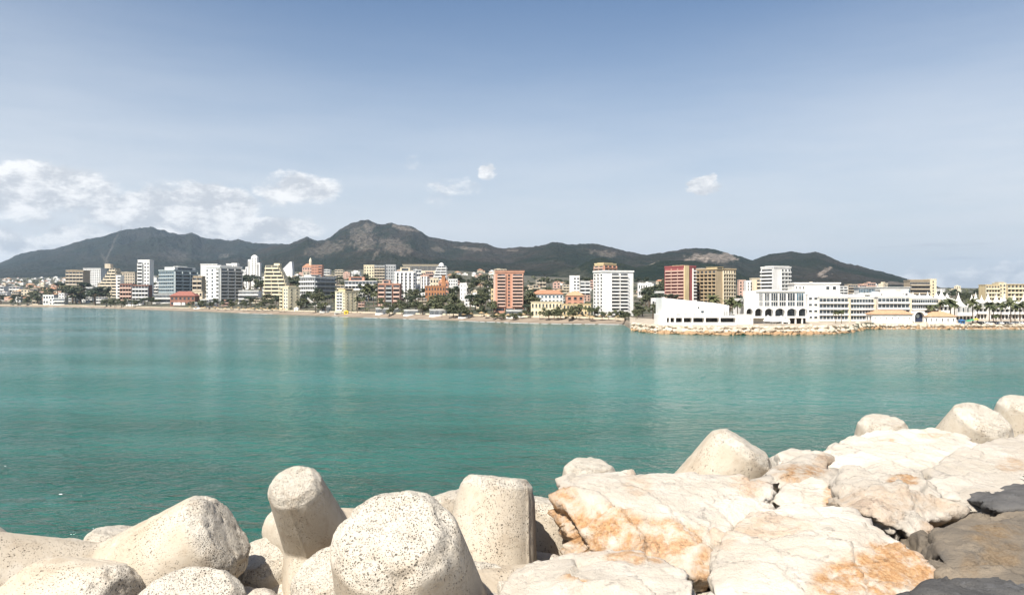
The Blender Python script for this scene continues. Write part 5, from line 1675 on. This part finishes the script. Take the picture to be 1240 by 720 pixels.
def boulder(label, pts, mat, depth, drop, seed, voxel=0.04, rough=1.0, stains=(), strata=None, name='boulder', group=None, soft=1, tone=None):
    """a boulder as the rounded hull of points (column, row, distance) on its visible side, carried back by depth and down by drop"""
    P = [pix(*q) for q in pts]
    cen = sum(P, Vector()) / len(P)
    if not group: P = [cen + (q - cen) * 0.94 for q in P]     # a gap all round
    Q = list(P)
    for q in P:
        Q.append(cen + (q - cen) * 0.82 + Vector((0, depth * 0.55, -drop)))
        Q.append(cen + (q - cen) * 0.88 + Vector((0, depth, -drop * 0.35)))
    org = cen + Vector((0, depth * 0.4, -drop * 0.5))
    bm = bmesh.new()
    for q in Q: bm.verts.new(q - org)
    bmesh.ops.convex_hull(bm, input=bm.verts)
    bmesh.ops.delete(bm, geom=[v for v in bm.verts if not v.link_faces], context='VERTS')
    bmesh.ops.recalc_face_normals(bm, faces=bm.faces)
    me = bpy.data.meshes.new('hull'); bm.to_mesh(me); bm.free()
    out = remeshed(me, voxel, soft)
    out.name = name
    def fn(co, n):
        s = seed * 7.13
        x, y, z = co
        low = fbm(x * 0.9 + s, y * 0.9, z * 0.9, 3)
        v, _p = mnoise.voronoi((x * 1.5 + s + low * .12, y * 1.5, z * 2.0 + low * .12))
        chis = min(0.5, v[1] - v[0])
        rid = ridged(x * 2.2 + s, y * 2.2, z * 2.2 + y, 4)
        fine = fbm(x * 7 + s, y * 7, z * 7 + 3, 4)
        up = n.z
        side = smooth((0.75 - up) / 0.6)
        p0 = _p[0]; cv = mnoise.cell_vector(p0 * 37.0)
        rel = Vector((x * 1.5 + s + low * .12, y * 1.5, z * 2.0 + low * .12)) - p0
        fac = rel.dot(cv) * 0.28 + (cv.x - 0.3) * 0.09
        v2, p2 = mnoise.voronoi((x * 4.2 + s, y * 4.2 + low * .4, z * 5.5))
        cv2 = mnoise.cell_vector(p2[0] * 53.0)
        fac2 = (Vector((x * 4.2 + s, y * 4.2 + low * .4, z * 5.5)) - p2[0]).dot(cv2) * 0.075 + (cv2.x - 0.3) * 0.035
        d = rough * (0.025 * low + (0.32 + 0.68 * side) * fac + (0.25 + 0.75 * side) * fac2 + 0.008 * rid + 0.013 * fine - (0.05 + 0.95 * side) * (0.07 * math.exp(-((v[1] - v[0]) / 0.07) ** 2) + 0.03 * math.exp(-((v2[1] - v2[0]) / 0.10) ** 2)))
        if up < 0.45: d += rough * (0.030 * ridged(x * 5 + s, y * 5, z * 6, 4) - 0.014) * smooth((0.45 - up) * 2)
        st = 0.0
        w = co + org
        if w.y > 0.5:
            px, row = 620 + w.x / w.y * 1000, HZ - (w.z - EYE) / w.y * 1000
            for (sx, sy, sw, sh, wg) in stains:
                q = math.hypot((px - sx) / sw, (row - sy) / sh) + 0.5 * low + 0.25 * fine
                st = max(st, wg * (1 - smooth((q - 0.65) / 0.5)))
        return d, st
    displace(out, fn, 'stain')
    out.materials.append(mat)
    o = bpy.data.objects.new(name, out)
    o.location = org
    o.color = (1, 1, 1, tone or (0.88 + 0.2 * ((seed * 0.618) % 1.0)))
    C.objects.link(o)
    return tag(o, label, 'boulder', group)


LS, GR, SL = M['limestone'], M['greyrock'], M['slate']
boulder('largest pale boulder, its front stained orange brown, between the tetrapods and the cone tip',
        [(666, 588, 10.4), (676, 576, 11.2), (715, 570, 11.8), (775, 571, 12.2), (850, 572, 12.2), (905, 571, 11.8), (938, 588, 11.2), (940, 604, 10.8), (668, 606, 10.1), (690, 645, 9.7), (705, 672, 9.5),
         (760, 690, 9.2), (830, 700, 8.9), (850, 712, 8.8), (880, 650, 9.6), (740, 610, 9.9), (830, 640, 9.5)], LS, 0.9, 1.1, 1.0, 0.035, 1.0,
        ((720, 645, 62, 38, 1.0), (690, 625, 30, 42, 1.0), (800, 655, 60, 26, 0.9), (790, 695, 60, 20, 0.8), (850, 690, 20, 30, 0.9), (905, 590, 22, 16, 0.55), (770, 590, 20, 20, 0.35)))
boulder('flat white boulder cut off by the bottom edge in the middle',
        [(584, 722, 7.8), (605, 700, 8.3), (640, 680, 8.8), (700, 669, 9.1), (765, 664, 9.2), (805, 669, 9.0), (828, 684, 8.6), (848, 708, 8.1), (855, 745, 7.5), (590, 760, 7.0), (720, 765, 7.0), (840, 765, 7.1), (820, 712, 7.9), (700, 700, 8.0)],
        LS, 0.7, 1.1, 2.0, 0.032, 0.85, ((765, 676, 40, 7, 0.9), (700, 704, 26, 5, 0.9), (740, 668, 60, 8, 0.3)), tone=1.06)
boulder('big pale boulder with an orange broken front face at the lower right',
        [(850, 690, 8.6), (866, 655, 9.2), (885, 630, 9.9), (925, 611, 10.5), (965, 608, 10.7), (1030, 615, 10.5), (1070, 640, 9.9), (1100, 655, 9.5), (1146, 688, 8.9), (1148, 700, 8.7), (1110, 722, 8.2), (1050, 742, 7.7), (985, 742, 7.6),
         (900, 748, 7.4), (852, 730, 7.8), (990, 690, 8.4), (1045, 655, 9.1), (900, 690, 8.5)], LS, 0.8, 1.2, 3.0, 0.034, 0.95,
        ((1078, 692, 66, 38, 1.1), (1025, 708, 42, 26, 1.0), (930, 638, 60, 14, 0.40), (870, 650, 22, 14, 0.35)))
boulder('huge bright white boulder below the domed tetrapod tip',
        [(996, 548, 14.8), (1012, 533, 15.8), (1060, 521, 17.2), (1130, 517, 17.8), (1160, 523, 17.4), (1190, 540, 16.4), (998, 566, 13.8), (1050, 572, 13.2), (1120, 580, 13.0), (1180, 590, 12.8), (1200, 560, 15.0)], LS, 1.0, 1.5, 4.0, 0.045, 0.9,
        ((1075, 534, 14, 3, 0.7), (1130, 527, 20, 3, 0.5)), tone=1.08)
boulder('white boulder running out at the right edge above the dark rocks',
        [(1120, 568, 13.2), (1150, 548, 14.6), (1190, 534, 16.0), (1240, 527, 16.8), (1310, 524, 17.2), (1130, 600, 12.0), (1155, 624, 11.4), (1190, 622, 11.3), (1250, 616, 11.4), (1310, 620, 11.4)], LS, 1.0, 1.5, 5.0, 0.045, 0.9,
        ((1225, 565, 18, 10, 0.5),))
boulder('cracked grey tan boulder wedged between the white and orange boulders',
        [(1006, 606, 11.2), (1012, 580, 12.0), (1028, 564, 12.6), (1062, 568, 12.6), (1112, 572, 12.4), (1140, 586, 11.9), (1150, 602, 11.5), (1138, 630, 10.9), (1112, 654, 10.3), (1080, 642, 10.4), (1045, 622, 10.5), (1012, 614, 10.9), (1055, 590, 11.3), (1100, 596, 11.2)],
        M['weathered'], 0.7, 0.9, 6.0, 0.032, 1.45, ((1092, 584, 20, 6, 1.0), (1075, 615, 60, 26, 0.45), (1120, 640, 22, 12, 0.6)))
boulder('small tan boulder with rusty cracks right of the cone tip',
        [(924, 574, 13.0), (944, 560, 13.8), (988, 547, 14.4), (1002, 552, 14.3), (1010, 575, 13.2), (1004, 590, 12.6), (960, 594, 12.4), (932, 590, 12.6), (960, 572, 12.9)], M['weathered'], 0.6, 0.8, 7.0, 0.03, 1.3, ((965, 576, 40, 12, 1.0), (995, 560, 12, 12, 0.5)))
boulder('small smooth cream boulder beneath the rusty cracked one',
        [(932, 607, 11.5), (954, 584, 12.4), (984, 578, 12.7), (1008, 583, 12.4), (1010, 602, 11.7), (1000, 614, 11.3), (960, 622, 11.1)], LS, 0.5, 0.8, 8.0, 0.03, 0.8, ((1003, 600, 6, 14, 0.8),))
boulder('low white boulder peeping out behind the rusty cracked one',
        [(940, 549, 15.4), (960, 543, 16.0), (997, 545, 15.8), (1002, 560, 14.8), (944, 562, 14.9)], LS, 0.8, 0.9, 9.0, 0.04, 0.7)
boulder('tall brown grey boulder at the right edge with tan broken patches',
        [(1128, 642, 9.9), (1150, 632, 10.3), (1200, 621, 10.8), (1240, 617, 11.0), (1310, 614, 11.2), (1132, 672, 9.0), (1150, 702, 8.4), (1200, 712, 8.2), (1250, 712, 8.2), (1310, 715, 8.2), (1170, 652, 9.4)], GR, 0.7, 1.0, 10.0, 0.03, 0.9,
        ((1200, 650, 40, 18, 1.0), (1215, 672, 36, 22, 0.8), (1175, 690, 14, 22, 0.6)))
boulder('thin dark slate slab lying on the brown grey boulder at the right edge',
        [(1186, 606, 11.2), (1206, 598, 11.7), (1240, 590, 12.2), (1310, 578, 12.6), (1198, 618, 10.8), (1240, 614, 10.8), (1310, 618, 10.7)], SL, 0.6, 0.35, 11.0, 0.03, 0.7)
boulder('small grey stone resting behind the dark slate slab at the right edge',
        [(1226, 590, 12.6), (1236, 574, 13.2), (1270, 570, 13.4), (1226, 596, 12.4), (1275, 596, 12.4)], SL, 0.5, 0.4, 12.0, 0.035, 0.7)
boulder('blue grey slate boulder in the bottom right corner',
        [(1092, 722, 7.9), (1120, 707, 8.2), (1160, 698, 8.5), (1220, 697, 8.5), (1310, 700, 8.4), (1085, 750, 7.1), (1200, 760, 7.0), (1310, 760, 7.0)], SL, 0.5, 0.8, 13.0, 0.03, 0.9)
boulder('wet dark brown rock low at the left edge beside the water',
        [(-30, 658, 13.4), (-5, 652, 13.8), (14, 655, 13.6), (28, 667, 13.2), (33, 676, 13.0), (-30, 700, 12.4), (25, 695, 12.6)], GR, 0.8, 1.2, 14.0, 0.04, 0.9)
# rubble seen deep in the gaps
for i, (px, row, Y, s) in enumerate(((300, 735, 9.2, .8), (330, 720, 9.9, .9), (560, 735, 8.4, .7), (630, 730, 8.6, .8), (655, 690, 10.6, .9), (1160, 640, 11.2, .8), (1010, 640, 10.8, .8), (200, 700, 11.4, 1.0), (60, 700, 12.0, 1.0),
                                  (-30, 740, 9.0, 1.0), (430, 720, 10.2, 1.0), (700, 700, 10.8, 1.0), (900, 620, 12.5, 1.0), (1130, 730, 8.8, .7))):
    rr = random.Random(i); k = 1000.0 / Y
    boulder('dark shaded rubble stone deep in the gaps between the tetrapods and boulders',
            [(px + s * k * .5 * math.cos(a) * rr.uniform(.7, 1.1), row + s * k * .32 * math.sin(a) * rr.uniform(.7, 1.1), Y + .3 * math.sin(-a)) for a in [q * .9 for q in range(7)]], LS, 0.6, 0.8, 20.0 + i, 0.06, 0.8,
            group='rubble in the gaps')

# ---- tetrapods
LEG, TIP, ROOT = 1.72, 0.50, 0.74


def leg_dirs():
    d = [Vector((0, 0, 1))]
    for q in range(3):
        a = q * 2 * math.pi / 3
        d.append(Vector((math.cos(a) * 0.943, math.sin(a) * 0.943, -1 / 3.0)))
    return d


def tetrapod_mesh(seed, chip=1.0, voxel=0.028):
    mb = MB()
    for d in leg_dirs():
        u = d.orthogonal().normalized(); w = d.cross(u)
        prof = [(0.0, ROOT * 0.98), (0.35, ROOT * 0.93), (LEG - 0.13, TIP + 0.025), (LEG - 0.12, TIP + 0.02), (LEG - 0.012, TIP - 0.085), (LEG, TIP - 0.10)]
        n = 40; rings = []
        for t, r in prof:
            i = len(mb.v)
            mb.v += [tuple(d * t + (u * math.cos(2 * math.pi * q / n) + w * math.sin(2 * math.pi * q / n)) * r) for q in range(n)]
            rings.append(i)
        for a, b in zip(rings, rings[1:]):
            for q in range(n):
                mb.f.append((a + q, a + (q + 1) % n, b + (q + 1) % n, b + q)); mb.m.append(0)
        mb.f.append(tuple(rings[-1] + q for q in range(n))); mb.m.append(0)
        mb.f.append(tuple(rings[0] + n - 1 - q for q in range(n))); mb.m.append(0)
    me = mb.mesh('hull', [])
    out = remeshed(me, voxel, 1)
    dirs = leg_dirs()
    def fn(co, n):
        s = seed * 11.7
        d = max(dirs, key=lambda q: q.dot(co)); t = d.dot(co)
        x, y, z = co
        cap = smooth((t - (LEG - 0.22)) / 0.16)
        low = fbm(x * 1.1 + s, y * 1.1, z * 1.1, 3); fine = fbm(x * 9 + s, y * 9, z * 9, 4)
        off = 0.006 * low + 0.002 * fine
        rid = ridged(x * 3 + s, y * 3, z * 3, 4)
        off += cap * (0.006 * rid + 0.011 * fine - 0.005)
        # broken rims: bites out of the shoulder of a leg
        bite = fbm(x * 3.4 + s + 40, y * 3.4, z * 3.4, 4)
        rim = math.exp(-((t - (LEG - 0.08)) / 0.13) ** 2)
        off -= chip * rim * max(0.0, bite - 0.12) * 0.075
        ca = cap
        if bite > 0.12: ca = max(ca, rim)
        # mould seam along two sides of the leg
        u = d.orthogonal().normalized(); w = d.cross(u)
        ang = math.atan2(w.dot(co), u.dot(co)); r = (co - d * t).length
        for am in (0.4, 0.4 - math.pi):
            dd = abs(((ang - am + math.pi) % (2 * math.pi)) - math.pi) * r
            if t > 0.5 and t < LEG - 0.06: off += 0.020 * math.exp(-(dd / 0.020) ** 2)
        return off, ca
    displace(out, fn, 'cap')
    out.name = 'tetrapod'
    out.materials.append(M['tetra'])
    return out


TETRA = [tetrapod_mesh(1, 1.0), tetrapod_mesh(2, 0.6), tetrapod_mesh(3, 1.1)]


def tetrapod(label, px, row, Y, d, roll, var=0, size=1.0, slim=1.0, group='concrete tetrapods of the breakwater'):
    """a tetrapod whose visible leg ends at that picture column, row and distance and points along d"""
    d = Vector(d).normalized()
    end = pix(px, row, Y)
    q = Vector((0, 0, 1)).rotation_difference(d)
    if roll is None:                       # the roll that keeps the other three legs lowest
        cen = end - d * LEG * size
        def crown(a):
            worst = 0.0
            for e in leg_dirs()[1:]:
                for f in (0.45, 0.7, 1.0):
                    t = cen + (q @ (Matrix.Rotation(a, 3, 'Z') @ e)) * LEG * size * f
                    if t.y < 1.5: continue
                    r = TIP * (1.0 if f > .9 else 1.25) * size / t.y * 1000
                    c = 620 + t.x / t.y * 1000
                    if c + r < 0 or c - r > 1240: continue
                    worst = max(worst, 900 - (HZ - (t.z - EYE) / t.y * 1000 - r))
            return worst
        roll = min((k * math.pi / 36 for k in range(24)), key=crown)
    m = q.to_matrix().to_4x4() @ Matrix.Rotation(roll, 4, 'Z')
    o = bpy.data.objects.new('tetrapod', TETRA[var]); C.objects.link(o)
    o.matrix_world = Matrix.Translation(end - d * LEG * size) @ m @ Matrix.Diagonal((size * slim, size * slim, size, 1.0))
    return tag(o, label, 'tetrapod', group)


tetrapod('thick tetrapod leg with a crumbled end and long seam, pointing up to the right', 274, 640, 9.4, (0.76, -0.06, 0.52), None, 2, 1.0)
tetrapod('tetrapod leg lying flat along the bottom left corner, its blunt end to the right', 150, 750, 8.5, (0.93, -0.30, 0.12), None, 0, 1.05)
tetrapod('round tetrapod end facing up at the bottom edge under the crumbled leg', 226, 720, 7.9, (0.05, -0.40, 0.90), None, 1, 1.02)
tetrapod('tall tetrapod column with a disc shaped flat top, its sides shaded', 354, 583, 9.6, (-0.12, -0.62, 0.77), None, 1, 0.74, 0.82)
tetrapod('biggest tetrapod end, broad and cracked, thrust towards the viewer at the bottom', 474, 640, 7.7, (-0.10, -0.56, 0.82), None, 2, 1.16)
tetrapod('rounded tetrapod leg just left of the biggest broad one', 392, 688, 8.9, (-0.32, -0.42, 0.85), None, 0, 0.86)
tetrapod('upright tetrapod stump with a sharp raised rim and straight right side', 603, 577, 10.6, (0.10, 0.22, 0.97), None, 0, 0.92)
tetrapod('speckled tetrapod leg half hidden behind the orange stained boulder and the upright stump', 668, 606, 11.8, (0.12, 0.10, 0.98), None, 1, 1.0)
tetrapod('tetrapod tip poking up over the largest pale boulder', 716, 561, 13.8, (0.05, -0.15, 0.98), None, 2, 0.86)
tetrapod('cone shaped tetrapod tip leaning right against the sea', 905, 536, 14.2, (0.52, -0.12, 0.85), None, 2, 1.12)
tetrapod('domed tetrapod tip behind the huge white boulder', 1070, 508, 19.0, (0.0, -0.2, 0.98), None, 0, 1.05)
tetrapod('broad smooth tetrapod shoulder near the right edge', 1196, 503, 18.0, (0.25, -0.45, 0.86), None, 1, 1.25)
tetrapod('farthest tetrapod tip, at the right edge above the smooth shoulder', 1238, 484, 20.5, (0.0, -0.2, 0.98), None, 0, 1.05)
tetrapod('low smooth tetrapod hump behind the crumbled leg on the left', 142, 641, 11.8, (0.05, 0.05, 0.99), None, 1, 0.80)
tetrapod('tan tetrapod leg sunk between the crumbled leg and the tall column', 312, 668, 10.4, (-0.25, -0.25, 0.93), None, 1, 0.95)
tetrapod('small smooth tetrapod tip between the biggest end and the upright stump', 537, 597, 13.2, (-0.25, 0.15, 0.95), None, 1, 0.80)
tetrapod('pale tetrapod leg end low in front of the upright stump', 590, 712, 9.0, (0.30, -0.50, 0.80), None, 1, 0.9)


# ---- body of the breakwater under the rocks
def core():
    us = [-14 + 0.8 * i for i in range(64)]; ys = [-6 + 0.8 * i for i in range(70)]
    def fn(i, j):
        x, y = us[i], ys[j]
        edge = 10.5 + max(0.0, x) * 0.85
        z = 9.3 if y < edge else max(-3.0, 9.3 - (y - edge) * 0.72)
        z += 0.55 * fbm(x * .8, y * .8, 0, 3)
        return (x, y, z)
    tag(grid_obj('embankment', len(us), len(ys), fn, M['limestone']), kind='structure')


core()


# ---- boulders of the far breakwater and quay
def far_rock_mesh(seed):
    bm = bmesh.new()
    rng = random.Random(seed)
    for _ in range(16):
        v = Vector((rng.gauss(0, 1), rng.gauss(0, 1), rng.gauss(0, .8))).normalized()
        bm.verts.new((v.x * rng.uniform(.8, 1.1), v.y * rng.uniform(.7, 1.0), v.z * rng.uniform(.6, .85)))
    bmesh.ops.convex_hull(bm, input=bm.verts)
    bmesh.ops.delete(bm, geom=[v for v in bm.verts if not v.link_faces], context='VERTS')
    bmesh.ops.bevel(bm, geom=bm.edges[:], offset=0.07, segments=1, affect='EDGES')
    bmesh.ops.recalc_face_normals(bm, faces=bm.faces)
    me = bpy.data.meshes.new('boulder'); bm.to_mesh(me); bm.free()
    return me


def far_rocks():
    rng = random.Random(22)
    upper = paint('bleached_boulder', (0.52, 0.455, 0.36), 0.9, 0.35, 0.5)
    lower = paint('tide_stained_boulder', (0.34, 0.22, 0.12), 0.85, 0.4, 0.8)
    sets = {}
    for nm, mt in (('u', upper), ('l', lower)):
        sets[nm] = []
        for q in range(6):
            me = far_rock_mesh(q); me.materials.append(mt); sets[nm].append(me)
    def row(px0, px1, step, off, z, size, key, lab, grp):
        px = px0
        while px < px1:
            Y = shore(px) + off + rng.uniform(-.8, .8)
            o = bpy.data.objects.new('boulder', rng.choice(sets[key])); C.objects.link(o)
            s = size * rng.uniform(.7, 1.35)
            o.location = ((px - 620) / 1000.0 * Y, Y, z + rng.uniform(-.2, .25)); o.scale = (s * rng.uniform(.9, 1.3), s, s * rng.uniform(.75, 1.0))
            o.rotation_euler = (rng.uniform(-.4, .4), rng.uniform(-.4, .4), rng.uniform(0, 6.28))
            tag(o, lab, 'boulder', grp)
            px += step * rng.uniform(.75, 1.25)
    g1, g2 = 'boulders on the far breakwater', 'boulders along the harbour quay'
    row(766, 1046, 5.2, 1.0, 0.2, 1.7, 'l', 'rust brown wet boulder along the waterline of the far breakwater', g1)
    row(766, 1042, 4.8, 4.0, 1.3, 1.5, 'u', 'cream boulder halfway up the far breakwater', g1)
    row(768, 1040, 4.8, 7.5, 2.5, 1.4, 'u', 'bleached boulder along the crest of the far breakwater', g1)
    row(1046, 1250, 5.4, 1.0, 0.2, 1.3, 'l', 'rust brown wet boulder at the foot of the harbour quay', g2)
    row(1046, 1250, 5.0, 4.2, 1.6, 1.5, 'u', 'cream boulder on top of the harbour quay bank', g2)


far_rocks()

# ------------------------------------------------------------------ haze over the bay
def haze():
    m = bpy.data.materials.new('sea_air')
    m.use_nodes = True
    nt = m.node_tree
    nt.nodes.clear()
    v = nt.nodes.new('ShaderNodeVolumePrincipled')
    v.inputs['Color'].default_value = (0.64, 0.82, 1.0, 1)
    v.inputs['Density'].default_value = HAZE
    v.inputs['Anisotropy'].default_value = 0.2
    o = nt.nodes.new('ShaderNodeOutputMaterial')
    nt.links.new(v.outputs[0], o.inputs['Volume'])
    mb = MB()
    mb.box(-26000, 26000, -120, 24000, -30, 1150)
    ob = mb.build('haze', m)
    tag(ob, kind='stuff')


HAZE = 3.8e-5
haze()
